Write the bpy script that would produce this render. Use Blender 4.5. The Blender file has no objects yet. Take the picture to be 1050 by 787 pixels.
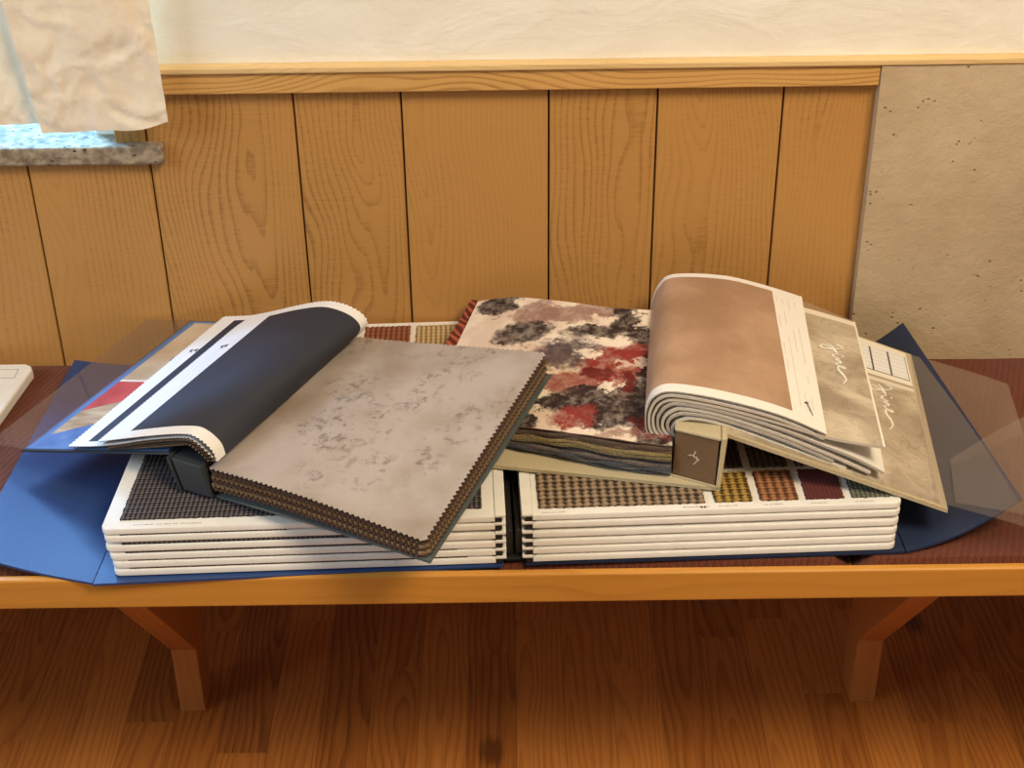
import bpy, math, random
from mathutils import Vector, Matrix
random.seed(7)
sc = bpy.context.scene
COL = sc.collection
V = Vector

# ------------------------------------------------------------------ colours / nodes
def lin(c):
    return tuple((x/12.92 if x <= 0.04045 else ((x+0.055)/1.055)**2.4) for x in c)
def rgb(r, g, b):
    return lin((r/255., g/255., b/255.)) + (1.0,)

class N:
    """tiny shader-node helper"""
    def __init__(s, name, rough=0.6, spec=0.4):
        s.m = bpy.data.materials.new(name); s.m.use_nodes = True
        s.t = s.m.node_tree; s.t.nodes.clear()
        s.out = s.t.nodes.new('ShaderNodeOutputMaterial')
        s.b = s.t.nodes.new('ShaderNodeBsdfPrincipled')
        s.b.inputs['Roughness'].default_value = rough
        s.b.inputs['Specular IOR Level'].default_value = spec
        s.t.links.new(s.b.outputs[0], s.out.inputs[0])
    def put(s, sock, v):
        if isinstance(v, bpy.types.NodeSocket): s.t.links.new(v, sock)
        elif v is not None:
            if isinstance(v, (tuple, list)) and len(v) == 3 and sock.type == 'RGBA': v = tuple(v)+(1,)
            sock.default_value = v
    def math(s, op, a, b=None, c=None):
        n = s.t.nodes.new('ShaderNodeMath'); n.operation = op
        s.put(n.inputs[0], a)
        if b is not None: s.put(n.inputs[1], b)
        if c is not None: s.put(n.inputs[2], c)
        return n.outputs[0]
    def add(s, a, b): return s.math('ADD', a, b)
    def sub(s, a, b): return s.math('SUBTRACT', a, b)
    def mul(s, a, b): return s.math('MULTIPLY', a, b)
    def mix(s, f, a, b, mode='MIX'):
        n = s.t.nodes.new('ShaderNodeMix'); n.data_type = 'RGBA'; n.blend_type = mode
        s.put(n.inputs[0], f); s.put(n.inputs[6], a); s.put(n.inputs[7], b)
        return n.outputs[2]
    def step(s, x, lo, hi, smooth=True, o0=0., o1=1.):
        n = s.t.nodes.new('ShaderNodeMapRange'); n.interpolation_type = 'SMOOTHSTEP' if smooth else 'LINEAR'
        s.put(n.inputs[0], x); s.put(n.inputs[1], lo); s.put(n.inputs[2], hi); s.put(n.inputs[3], o0); s.put(n.inputs[4], o1)
        return n.outputs[0]
    def uv(s, name='UVMap'):
        n = s.t.nodes.new('ShaderNodeUVMap'); n.uv_map = name; return n.outputs[0]
    def obj(s): return s.t.nodes.new('ShaderNodeTexCoord').outputs['Object']
    def sep(s, v):
        n = s.t.nodes.new('ShaderNodeSeparateXYZ'); s.put(n.inputs[0], v); return n.outputs[0], n.outputs[1], n.outputs[2]
    def comb(s, x=0., y=0., z=0.):
        n = s.t.nodes.new('ShaderNodeCombineXYZ'); s.put(n.inputs[0], x); s.put(n.inputs[1], y); s.put(n.inputs[2], z); return n.outputs[0]
    def noise(s, v, scale=5., detail=4., rough=0.5, dist=0.):
        n = s.t.nodes.new('ShaderNodeTexNoise'); s.put(n.inputs['Vector'], v)
        n.inputs['Scale'].default_value = scale; n.inputs['Detail'].default_value = detail
        n.inputs['Roughness'].default_value = rough; n.inputs['Distortion'].default_value = dist
        return n.outputs[0]
    def voro(s, v, scale=5., out='Distance', feature='F1'):
        n = s.t.nodes.new('ShaderNodeTexVoronoi'); n.feature = feature; s.put(n.inputs['Vector'], v)
        n.inputs['Scale'].default_value = scale; return n.outputs[out]
    def vscale(s, v, x, y, z):
        n = s.t.nodes.new('ShaderNodeVectorMath'); n.operation = 'MULTIPLY'; s.put(n.inputs[0], v); n.inputs[1].default_value = (x, y, z); return n.outputs[0]
    def vadd(s, v, w):
        n = s.t.nodes.new('ShaderNodeVectorMath'); n.operation = 'ADD'; s.put(n.inputs[0], v); s.put(n.inputs[1], w); return n.outputs[0]
    def ramp(s, x, stops):
        n = s.t.nodes.new('ShaderNodeValToRGB'); s.put(n.inputs[0], x)
        e = n.color_ramp.elements
        while len(e) < len(stops): e.new(0.5)
        for i, (p, c) in enumerate(stops): e[i].position = p; e[i].color = c if len(c) == 4 else c+(1,)
        return n.outputs[0]
    def bump(s, h, strength=0.3, dist=0.002):
        n = s.t.nodes.new('ShaderNodeBump'); n.inputs['Strength'].default_value = strength; n.inputs['Distance'].default_value = dist
        s.put(n.inputs['Height'], h); s.t.links.new(n.outputs[0], s.b.inputs['Normal'])
    def color(s, c): s.put(s.b.inputs['Base Color'], c)
    def roughness(s, c): s.put(s.b.inputs['Roughness'], c)

def plain(name, c, rough=0.6, spec=0.4, grain=0.04, gscale=300., bump=0.0):
    n = N(name, rough, spec); o = n.obj()
    f = n.noise(o, gscale, 3)
    dark = tuple(x*(1-grain*4) for x in c[:3])+(1,)
    n.color(n.mix(n.step(f, .3, .7), dark, c))
    if bump: n.bump(f, bump, 0.0006)
    return n.m

def wood(name, light, dark, ring=0.012, rough=0.42, spec=0.35, contrast=1.0, slope=0.10, horizontal=False, flecks=0.5):
    """plain-sawn grain: rings cut by a board face. UVMap = metres on the board (v along the grain), seed = per board"""
    n = N(name, rough, spec)
    u, v, _ = n.sep(n.uv()); a, b, _ = n.sep(n.uv('seed'))
    sx = n.add(u, n.mul(a, 7.3)); sv = n.add(v, n.mul(b, 9.1))
    low = n.noise(n.comb(n.mul(sx, 6.), n.mul(sv, 2.2), a), 1.0, 2.)
    mid = n.noise(n.comb(n.mul(sx, 30.), n.mul(sv, 7.), b), 1.0, 3.)
    cx = n.mul(n.sub(a, .5), .15)
    x = n.add(n.sub(u, cx), n.mul(n.sub(low, .5), .10))
    d = n.add(n.mul(n.sub(v, n.mul(b, .8)), slope), n.mul(n.sub(low, .5), .12))
    d = n.add(d, n.mul(n.sub(mid, .5), .014))
    r = n.math('SQRT', n.add(n.mul(x, x), n.mul(d, d)))
    ph = n.math('FRACT', n.math('DIVIDE', r, ring))
    line = n.math('MULTIPLY', n.step(ph, .35, .9), n.step(ph, 1.0, .93))
    fib = n.noise(n.comb(n.mul(sx, 420.), n.mul(sv, 14.), 0.), 1.0, 3., .6)
    fleck = n.noise(n.comb(n.mul(sx, 45.), n.mul(sv, 330.), 0.), 1.0, 2., .5)
    tone = n.noise(n.comb(n.mul(sx, 5.), n.mul(sv, 3.), 3.), 1.0, 3.)
    f = n.mul(line, .62*contrast)
    f = n.add(f, n.mul(n.sub(fib, .5), .5*contrast))
    f = n.add(f, n.mul(n.sub(fleck, .5), .35*flecks))
    f = n.add(f, n.mul(n.sub(tone, .5), .9))
    f = n.add(f, n.mul(n.sub(a, .5), .28))
    f = n.add(f, .12)
    n.b.inputs['Base Color'].default_value = light
    c = n.ramp(f, [(0., tuple(min(1, x*1.08) for x in light[:3])+(1,)), (.35, light), (1., dark)])
    n.color(c); n.bump(n.add(fib, n.mul(line, -.4)), .12, .0006)
    return n.m

# ------------------------------------------------------------------ mesh collection
class MB:
    def __init__(s): s.v = []; s.f = []; s.uv = []; s.seed = []; s.mi = []
    def face(s, idx, uvs=None, seed=(0, 0), mi=0):
        s.f.append(idx); s.uv.append(uvs or [(0, 0)]*len(idx)); s.seed.append(seed); s.mi.append(mi)
    def box(s, lo, hi, seed=None, grain='z', bevel=0.0):
        """axis aligned; UV in metres, v along the grain axis"""
        seed = seed or (random.random(), random.random())
        x0, y0, z0 = lo; x1, y1, z1 = hi
        c = [V((x, y, z)) for x in (x0, x1) for y in (y0, y1) for z in (z0, z1)]
        s.hexa([c[0], c[4], c[6], c[2], c[1], c[5], c[7], c[3]], seed, grain)
    def hexa(s, c, seed=None, grain='z'):
        """c: bottom 4 (ccw from above), top 4"""
        seed = seed or (random.random(), random.random())
        b = len(s.v); s.v += [tuple(p) for p in c]
        ax = {'x': 0, 'y': 1, 'z': 2}[grain]
        mid = sum((V(p) for p in c), V())/8
        for q in ((0, 3, 2, 1), (4, 5, 6, 7), (0, 1, 5, 4), (1, 2, 6, 5), (2, 3, 7, 6), (3, 0, 4, 7)):
            P = [V(c[i]) for i in q]; nrm = (P[1]-P[0]).cross(P[2]-P[0])
            k = max(range(3), key=lambda i: abs(nrm[i]))
            others = [i for i in range(3) if i != k]
            if ax in others: va = ax; ua = [i for i in others if i != ax][0]
            else: va, ua = others[1], others[0]
            s.face([b+i for i in q], [(p[ua]-mid[ua], p[va]-mid[va]) for p in P], seed)
    def prism(s, poly, z0, z1, seed=None):
        b = len(s.v); n = len(poly); seed = seed or (0, 0)
        s.v += [(x, y, z0) for x, y in poly]+[(x, y, z1) for x, y in poly]
        s.face([b+i for i in range(n)][::-1], [poly[i] for i in range(n)][::-1], seed)
        s.face([b+n+i for i in range(n)], [poly[i] for i in range(n)], seed)
        for i in range(n):
            j = (i+1) % n
            s.face([b+i, b+j, b+n+j, b+n+i], [poly[i], poly[j], poly[j], poly[i]], seed)
    def grid(s, top, th, uvf=None, na=0, nb=0, thick_dir=None, edge_mi=0, bot_mi=0):
        """top[i][j] points; a slab with its upper face on the points and thickness th downwards along the normals"""
        na = len(top); nb = len(top[0]); T = [[V(p) for p in r] for r in top]
        Nn = []
        for i in range(na):
            r = []
            for j in range(nb):
                a = T[min(i+1, na-1)][j]-T[max(i-1, 0)][j]; b = T[i][min(j+1, nb-1)]-T[i][max(j-1, 0)]
                n = a.cross(b); n = n.normalized() if n.length > 1e-12 else V((0, 0, 1))
                r.append(n if thick_dir is None else V(thick_dir))
            Nn.append(r)
        b0 = len(s.v)
        for i in range(na):
            for j in range(nb): s.v.append(tuple(T[i][j]))
        b1 = len(s.v)
        for i in range(na):
            for j in range(nb): s.v.append(tuple(T[i][j]-Nn[i][j]*th))
        uvf = uvf or (lambda i, j: (i/(na-1), j/(nb-1)))
        U = lambda i, j: uvf(i, j)
        for i in range(na-1):
            for j in range(nb-1):
                q = [(i, j), (i+1, j), (i+1, j+1), (i, j+1)]
                s.face([b0+a*nb+b for a, b in q], [U(a, b) for a, b in q])
                s.face([b1+a*nb+b for a, b in q][::-1], [U(a, b) for a, b in q][::-1], mi=bot_mi)
        per = [(i, 0) for i in range(na)]+[(na-1, j) for j in range(1, nb)]+[(i, nb-1) for i in range(na-2, -1, -1)]+[(0, j) for j in range(nb-2, 0, -1)]
        for k in range(len(per)):
            p, q = per[k], per[(k+1) % len(per)]
            P, Q = p[0]*nb+p[1], q[0]*nb+q[1]
            s.face([b0+Q, b0+P, b1+P, b1+Q], [U(*q), U(*p), U(*p), U(*q)], mi=edge_mi)
    def tube(s, pts, rad, sides=8, flat=None):
        pts = [V(p) for p in pts]; b = len(s.v); n = len(pts)
        for i, p in enumerate(pts):
            t = (pts[min(i+1, n-1)]-pts[max(i-1, 0)]).normalized()
            up = V((0, 0, 1)) if abs(t.z) < .9 else V((1, 0, 0))
            a = t.cross(up).normalized(); c = a.cross(t)
            r = rad[i] if isinstance(rad, (list, tuple)) else rad
            for k in range(sides):
                an = 2*math.pi*k/sides
                s.v.append(tuple(p+a*math.cos(an)*r+c*math.sin(an)*r*(flat or 1)))
        for i in range(n-1):
            for k in range(sides):
                l = (k+1) % sides
                s.face([b+i*sides+k, b+i*sides+l, b+(i+1)*sides+l, b+(i+1)*sides+k])
        s.face([b+k for k in range(sides)][::-1]); s.face([b+(n-1)*sides+k for k in range(sides)])
    def build(s, name, mat, parent=None, smooth=False, bevel=0.0, segs=2, origin=None, label=None):
        me = bpy.data.meshes.new(name)
        if origin is None:
            origin = V((0, 0, 0))
            if parent is None:
                xs = [min(p[k] for p in s.v) for k in range(3)]; xe = [max(p[k] for p in s.v) for k in range(3)]
                origin = V(((xs[0]+xe[0])/2, (xs[1]+xe[1])/2, xs[2]))
            else: origin = parent.location.copy() if parent.parent is None else parent.parent.location.copy()
        off = V(origin)
        me.from_pydata([tuple(V(p)-off) for p in s.v], [], s.f)
        u = me.uv_layers.new(name='UVMap'); w = me.uv_layers.new(name='seed'); k = 0
        for fi, f in enumerate(s.f):
            for q in range(len(f)):
                u.data[k].uv = s.uv[fi][q]; w.data[k].uv = s.seed[fi]; k += 1
        mats = mat if isinstance(mat, (list, tuple)) else [mat]
        for m in mats: me.materials.append(m)
        for fi, p in enumerate(me.polygons):
            p.use_smooth = smooth; p.material_index = s.mi[fi]
        me.validate(); me.update()
        o = bpy.data.objects.new(name, me); COL.objects.link(o)
        if parent is not None:
            o.parent = parent
            o.location = (0, 0, 0)
        else: o.location = off
        if smooth:
            try: me.set_sharp_from_angle(angle=math.radians(40))
            except Exception: pass
        if bevel:
            b = o.modifiers.new('Bevel', 'BEVEL'); b.width = bevel; b.segments = segs; b.limit_method = 'ANGLE'; b.angle_limit = math.radians(40)
        if label: o['label'] = label
        return o

def tag(o, label, cat, group=None, kind=None):
    o['label'] = label; o['category'] = cat
    if group: o['group'] = group
    if kind: o['kind'] = kind
    return o
def struct(o, label=None):
    o['kind'] = 'structure'
    if label: o['label'] = label
    return o
def thing(name, loc, label, cat, group=None):
    o = bpy.data.objects.new(name, None); COL.objects.link(o); o.location = loc
    o.empty_display_size = .05
    return tag(o, label, cat, group)

def lerp(a, b, t): return V(a)*(1-t)+V(b)*t
def bil(P, s, t):
    """P = front-left, front-right, back-right, back-left"""
    return lerp(lerp(P[0], P[1], s), lerp(P[3], P[2], s), t)
def resample(pts, n):
    pts = [V(p) for p in pts]
    # Catmull-Rom through the points, then even arc length
    d = []
    for i in range(len(pts)-1):
        p0, p1, p2, p3 = pts[max(i-1, 0)], pts[i], pts[i+1], pts[min(i+2, len(pts)-1)]
        for k in range(16):
            t = k/16.
            d.append(.5*((2*p1)+(-p0+p2)*t+(2*p0-5*p1+4*p2-p3)*t*t+(-p0+3*p1-3*p2+p3)*t**3))
    d.append(pts[-1])
    L = [0.]
    for i in range(1, len(d)): L.append(L[-1]+(d[i]-d[i-1]).length)
    out = []; j = 0
    for k in range(n):
        w = L[-1]*k/(n-1)
        while j < len(L)-2 and L[j+1] < w: j += 1
        t = (w-L[j])/max(1e-9, L[j+1]-L[j]); out.append(d[j].lerp(d[j+1], min(1, max(0, t))))
    return out

# ------------------------------------------------------------------ MATERIALS
M = {}
M['panel_wood'] = wood('oak panelling', rgb(184, 134, 72), rgb(114, 70, 28), ring=.0068, contrast=.55, slope=.05, flecks=1.7)
M['trim_wood'] = wood('oak trim', rgb(208, 160, 92), rgb(150, 98, 46), ring=.006, contrast=.75, slope=.03)
M['bench_wood'] = wood('varnished pine bench', rgb(200, 138, 56), rgb(164, 100, 36), ring=.016, contrast=.55, slope=.03, rough=.38)
M['post_wood_shaded'] = wood('varnished pine post with painted shade', rgb(176, 112, 56), rgb(140, 80, 36), ring=.016, contrast=.5, slope=.03, rough=.45)  # bench pine darkened, the shade under the seat put into the colour
M['groove'] = plain('dark groove', rgb(48, 26, 14), .8)

n = N('white plaster', .85, .2); o = n.obj()
h = n.noise(n.vscale(o, 1, 1, 2.2), 9, 6, .55, .6); h2 = n.noise(o, 120, 3)
n.color(n.mix(n.step(h, .35, .7), rgb(238, 232, 214), rgb(244, 239, 224))); n.bump(n.add(h, n.mul(h2, .1)), .3, .012); M['white_plaster'] = n.m

n = N('rough sand plaster', .9, .2); o = n.obj()
h = n.noise(o, 60, 5, .6); pits = n.voro(n.vadd(o, n.comb(.3, 0., .1)), 95)
big = n.noise(o, 6, 4, .6)
pm = n.step(pits, .20, .08)
sel = n.step(n.noise(o, 22, 3), .52, .60)
pm = n.mul(pm, sel)
c = n.mix(n.step(big, .35, .7), rgb(186, 162, 128), rgb(202, 180, 147))
st = n.step(n.voro(n.vadd(o, n.comb(.1, 0., .35)), 9), .16, .02)
c = n.mix(n.mul(st, n.mul(n.step(h, .4, .65), .55)), c, rgb(140, 122, 94))
c = n.mix(n.mul(pm, .6), c, rgb(120, 98, 70))
n.color(c); n.bump(n.sub(n.add(n.mul(h, .7), n.mul(n.noise(o, 260, 3), .25)), n.mul(pm, 1.0)), .6, .004); M['sand_plaster'] = n.m

n = N('grey window stone', .85, .25); o = n.obj()
h = n.noise(o, 70, 5, .65); p = n.voro(n.vscale(o, 1, 1.8, 1.8), 90)
pit = n.mul(n.step(p, .28, .12), n.step(n.noise(o, 40, 2), .48, .56))
c = n.mix(n.step(h, .35, .68), rgb(118, 102, 82), rgb(174, 154, 126))
n.color(n.mix(pit, c, rgb(60, 55, 50))); n.bump(n.sub(h, pit), .6, .003); M['stone'] = n.m

# laminate floor: strips along Y
n = N('laminate oak floor', .3, .5); o = n.obj()
x, y, z = n.sep(o)
sw = .066
ix = n.math('FLOOR', n.math('DIVIDE', x, sw)); fx = n.math('FRACT', n.math('DIVIDE', x, sw))
rx = n.math('FRACT', n.mul(n.math('SINE', n.mul(ix, 12.9898)), 43758.5453))
yy = n.add(n.math('DIVIDE', y, .42), n.mul(rx, 3.))
iy = n.math('FLOOR', yy); fy = n.math('FRACT', yy)
rs = n.math('FRACT', n.mul(n.math('SINE', n.add(n.mul(ix, 78.233), n.mul(iy, 37.719))), 15731.743))
low = n.noise(n.comb(n.add(n.mul(x, 8.), n.mul(rs, 20.)), n.mul(y, 2.), rs), 1., 2.)
xr = n.add(n.mul(n.sub(fx, rs), sw), n.mul(n.sub(low, .5), .07)); dr = n.add(n.mul(n.sub(fy, rs), .03), n.mul(n.sub(low, .5), .05))
rr = n.math('SQRT', n.add(n.mul(xr, xr), n.mul(dr, dr)))
ph = n.math('FRACT', n.math('DIVIDE', rr, .009)); ln = n.mul(n.step(ph, .3, .9), n.step(ph, 1., .9))
fib = n.noise(n.comb(n.mul(n.add(x, rs), 380.), n.mul(y, 12.), 0.), 1., 3.)
kn = n.mul(n.step(n.voro(n.comb(n.mul(x, 1.), n.mul(y, .6), rs), 4.2), .11, .03), .8)
f = n.add(n.add(n.mul(rs, .55), n.mul(ln, .3)), n.add(n.mul(n.sub(fib, .5), .7), kn))
c = n.ramp(f, [(0., rgb(190, 122, 54)), (.5, rgb(158, 94, 38)), (1., rgb(100, 54, 22))])
gx = n.math('MAXIMUM', n.step(fx, .012, .0, False), n.step(fx, .988, 1., False))
n.color(n.mix(n.mul(gx, .6), c, rgb(60, 30, 14))); n.roughness(n.add(.28, n.mul(fib, .12))); n.bump(fib, .05, .0005); M['floor'] = n.m

# woven upholstery
n = N('rust woven upholstery', .9, .15); o = n.obj(); x, y, z = n.sep(o)
a1 = n.math('SINE', n.mul(n.add(x, n.mul(y, .9)), 2*math.pi/.0046)); a2 = n.math('SINE', n.mul(n.sub(x, n.mul(y, .35)), 2*math.pi/.0078))
w_ = n.add(n.mul(a1, .5), n.mul(a2, .5)); nz = n.noise(o, 60, 3)
f = n.add(n.step(w_, -.7, .8), n.mul(n.sub(nz, .5), .8))
f = n.add(n.mul(f, .45), n.mul(n.noise(n.vscale(o, 330, 180, 200), 1., 2.), .55))
n.color(n.mix(f, rgb(80, 40, 27), rgb(122, 66, 42))); n.bump(w_, .35, .0010); n.b.inputs['Sheen Weight'].default_value = .15; M['upholstery'] = n.m

# crinkled curtain
n = N('cream crinkled linen', .85, .2); o = n.obj()
v = n.voro(n.vadd(o, n.comb(n.mul(n.noise(o, 14, 3), .12), 0., n.mul(n.noise(o, 11, 3), .12))), 13, feature='SMOOTH_F1')
h = n.noise(o, 30, 4, .55, .2); wv = n.noise(n.vscale(o, 900, 1, 900), 1., 1)
n.color(n.mix(n.step(h, .3, .7), rgb(238, 220, 190), rgb(246, 232, 206))); n.bump(n.add(n.add(n.mul(h, .5), v), n.mul(wv, .03)), .50, .012)
n.b.inputs['Subsurface Weight'].default_value = 0.0
tr = n.t.nodes.new('ShaderNodeBsdfTranslucent'); tr.inputs[0].default_value = rgb(240, 220, 190)
mx = n.t.nodes.new('ShaderNodeMixShader'); mx.inputs[0].default_value = .05
n.t.links.new(n.b.outputs[0], mx.inputs[1]); n.t.links.new(tr.outputs[0], mx.inputs[2]); n.t.links.new(mx.outputs[0], n.out.inputs[0]); M['curtain'] = n.m

def film(name, tint, gloss, rough):
    n = N(name, rough, .5)
    t = n.t.nodes.new('ShaderNodeBsdfTransparent'); t.inputs[0].default_value = tint
    g = n.t.nodes.new('ShaderNodeBsdfGlossy'); g.inputs['Roughness'].default_value = rough; g.inputs[0].default_value = (1, 1, 1, 1)
    d = n.t.nodes.new('ShaderNodeBsdfDiffuse'); d.inputs[0].default_value = rgb(200, 190, 185)
    lw = n.t.nodes.new('ShaderNodeLayerWeight'); fr_ = n.step(lw.outputs['Facing'], .35, 1., True, .045, .75)
    m1 = n.t.nodes.new('ShaderNodeMixShader'); m1.inputs[0].default_value = gloss
    n.t.links.new(t.outputs[0], m1.inputs[1]); n.t.links.new(d.outputs[0], m1.inputs[2])
    m2 = n.t.nodes.new('ShaderNodeMixShader'); n.t.links.new(fr_, m2.inputs[0])
    n.t.links.new(m1.outputs[0], m2.inputs[1]); n.t.links.new(g.outputs[0], m2.inputs[2])
    n.t.links.new(m2.outputs[0], n.out.inputs[0]); return n.m
M['film'] = film('clear protective film', (.97, .97, .98, 1), .022, .10)
M['film_smoke'] = film('smoky protective film', (.88, .87, .89, 1), .025, .08)

M['blue_cover'] = plain('blue binder board', rgb(46, 72, 122), .42, .5, .05, 500, .05)
M['blue_cover_shaded'] = plain('blue binder board with painted shade', rgb(42, 54, 82), .5, .45, .05, 500, .05)  # same blue board, the dimmer right side put into its colour
M['black_spine'] = plain('black binder spine', rgb(30, 27, 26), .45, .5)
M['page_white'] = plain('white sample card', rgb(236, 232, 222), .55, .35, .01, 60)
M['tab_black'] = plain('black page hinge', rgb(34, 31, 30), .6)
M['slate'] = plain('slate grey book board', rgb(56, 61, 66), .38, .5, .04, 700, .04)
M['slate_light'] = plain('lighter slate board', rgb(92, 100, 98), .5, .4, .05, 700, .04)  # paler slate for the board under the swatch block
M['slate_face'] = plain('slate grey spine end', rgb(64, 67, 70), .45, .45, .03, 700)
M['cream_board'] = plain('cream linen book board', rgb(206, 190, 152), .8, .2, .07, 900, .12)
M['brown_label'] = plain('brown spine label', rgb(122, 96, 68), .6, .3, .05, 600, .05)
M['ink_cream'] = plain('cream printed ink', rgb(232, 216, 180), .6)
M['ink_white'] = plain('white printed ink', rgb(246, 242, 230), .5)
M['ink_dark'] = plain('dark printed ink', rgb(60, 56, 60), .6)
M['window_white'] = plain('white painted window frame', rgb(225, 225, 220), .5)

def carpet(name, dark, light, px, py, second=None):
    n = N(name, .95, .1); u, v, _ = n.sep(n.uv())
    su = n.math('SINE', n.mul(u, 2*math.pi/px)); sv = n.math('SINE', n.mul(v, 2*math.pi/py))
    rib = n.math('COSINE', n.mul(u, 2*math.pi/px)); knot = n.math('SINE', n.add(n.mul(v, 2*math.pi/(py*.5)), n.mul(su, .45)))
    fine = n.noise(n.comb(n.mul(u, 900.), n.mul(v, 900.), 0.), 1., 2.); patch = n.noise(n.comb(n.mul(u, 60.), n.mul(v, 60.), 0.), 1., 2.)
    f = n.add(n.mul(n.sub(0., rib), .4), n.mul(knot, .28)); f = n.add(n.add(f, n.mul(sv, .18)), n.mul(n.sub(fine, .5), .9))
    f = n.step(f, -.55, .6)
    lt = light if second is None else n.mix(n.step(patch, .42, .58), light, second)
    n.color(n.mix(f, dark, lt)); n.bump(fine, .4, .001); return n.m
M['carpet_dark'] = carpet('dark woven carpet', rgb(30, 28, 32), rgb(108, 100, 98), .0052, .0090)
M['carpet_taupe'] = carpet('taupe woven carpet', rgb(58, 45, 32), rgb(158, 136, 110), .0094, .0150)
M['carpet_yellow'] = carpet('yellow woven carpet', rgb(66, 50, 26), rgb(180, 146, 76), .0094, .0100)
M['carpet_orange'] = carpet('orange woven carpet', rgb(82, 52, 34), rgb(172, 120, 82), .0094, .0100)
M['carpet_maroon'] = carpet('maroon carpet', rgb(86, 46, 42), rgb(104, 60, 56), .004, .004)
M['carpet_green'] = carpet('grey green carpet', rgb(66, 68, 58), rgb(124, 124, 106), .005, .005)
M['carpet_brown'] = carpet('dark brown carpet', rgb(62, 50, 42), rgb(104, 88, 74), .006, .006)
M['carpet_greybrown'] = carpet('grey brown carpet', rgb(72, 64, 54), rgb(120, 108, 92), .007, .007)
M['carpet_rust'] = carpet('rust woven carpet', rgb(100, 58, 38), rgb(160, 102, 74), .0070, .0100)
M['carpet_sand'] = carpet('sand woven carpet', rgb(134, 106, 62), rgb(206, 182, 136), .0066, .0080)

# ------------------------------------------------------------------ ROOM
# white wall in pieces round the window opening (x < -0.50, 0.757 < z < 1.75)
m = MB(); WL, WR = -1.9, 1.9
m.box((-.455, -.010, .8576), (WR, .0199, 2.5))
m.box((-.50, .02, .757), (WR, .26, 2.5)); m.box((WL, .02, 1.75), (-.50, .26, 2.5)); m.box((WL, .02, .41), (WR, .26, .735)); m.box((WL, .02, .735), (-1.55, .26, 1.75)); m.box((WL, .18, 0), (WR, .26, .41))
struct(m.build('wall_back', M['white_plaster']), 'white trowelled plaster wall above the oak panelling')

# oak panelling: one mesh of boards; the dark backing shows in the grooves
edges = [-1.75, -1.59, -1.44, -1.29, -1.15, -1.01, -.87, -.725, -.583, -.434, -.2545, -.1270, .0480, .1770, .3260, .440]
m = MB()
for a, b in zip(edges[:-1], edges[1:]):
    top = .824 if a > -.44 else .735
    m.box((a+.0011, -.006, .408), (b-.0011, .008, top), grain='z')
m.box((-.472, -.006, .735), (-.4352, .008, .824), grain='z')
pan = m.build('trim_1', M['panel_wood'], bevel=.0012, segs=1)
struct(pan, 'vertical oak panelling boards with dark grooves')
m = MB(); m.box((WL, .008, .405), (WR, .02, .735)); m.box((-.471, .0082, .735), (WR, .0198, .848)); 
struct(m.build('trim_2', M['groove']), 'dark backing behind the panelling joints')

# fascia under the ledge and the ledge itself
m = MB(); m.box((-.47, -.020, .8235), (.434, .020, .8490), grain='x'); struct(m.build('trim_3', M['trim_wood'], bevel=.0012), 'oak fascia strip under the ledge')
m = MB(); m.box((-.475, -.0245, .8492), (WR, .019, .8574), grain='x'); struct(m.build('trim_4', wood('pale oak ledge', rgb(226, 192, 134), rgb(188, 146, 90), ring=.008, contrast=.4, slope=.03), bevel=.002), 'thin oak ledge along the wall')
# sand plaster section on the right
m = MB(); nx, nz = 60, 40
rows = []
for i in range(nx+1):
    r = []
    for j in range(nz+1):
        x = .4345+(WR-.4345)*i/nx; z = .408+.4405*j/nz
        r.append((x, -.0225-(.0008*math.sin(x*31+z*17)), z))
    rows.append(r)
m.grid(rows, .041, thick_dir=(0, -1, 0))
struct(m.build('wall_right', M['sand_plaster'], smooth=True), 'rough sand coloured plaster section right of the panelling')

# window: stone sill, frame, panes
m = MB(); m.box((-1.62, -.020, .735), (-.4135, .255, .759)); struct(m.build('trim_5', M['stone'], bevel=.003), 'grey pitted stone window sill')
w = bpy.data.objects.new('window_1', None); COL.objects.link(w); w.location = (-1.02, .2, .76); struct(w, 'window behind the cream curtains')
m = MB()
for lo, hi in (((-1.55, .17, .76), (-.50, .21, .80)), ((-1.55, .17, 1.71), (-.50, .21, 1.75)), ((-1.55, .17, .80), (-1.50, .21, 1.71)), ((-.55, .17, .80), (-.50, .21, 1.71)), ((-1.05, .17, .80), (-1.0, .21, 1.71))): m.box(lo, hi)
m.build('window_frame', M['window_white'], w, bevel=.003)
gl = N('window glass', .02, .5); tb = gl.t.nodes.new('ShaderNodeBsdfTransparent'); gg = gl.t.nodes.new('ShaderNodeBsdfGlossy'); gg.inputs['Roughness'].default_value = .02
fm = gl.t.nodes.new('ShaderNodeMixShader'); fm.inputs[0].default_value = .06
gl.t.links.new(tb.outputs[0], fm.inputs[1]); gl.t.links.new(gg.outputs[0], fm.inputs[2]); gl.t.links.new(fm.outputs[0], gl.out.inputs[0])
for x0, x1 in ((-1.50, -1.05), (-1.0, -.55)):
    m = MB(); m.box((x0, .187, .80), (x1, .191, 1.71)); m.build('window_pane', gl.m, w)

# floor
m = MB(); m.box((WL, -4.0, -.03), (WR, .26, 0)); struct(m.build('floor', M['floor'], origin=(0, 0, 0)), 'orange brown laminate floor with boards running to the wall')

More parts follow.
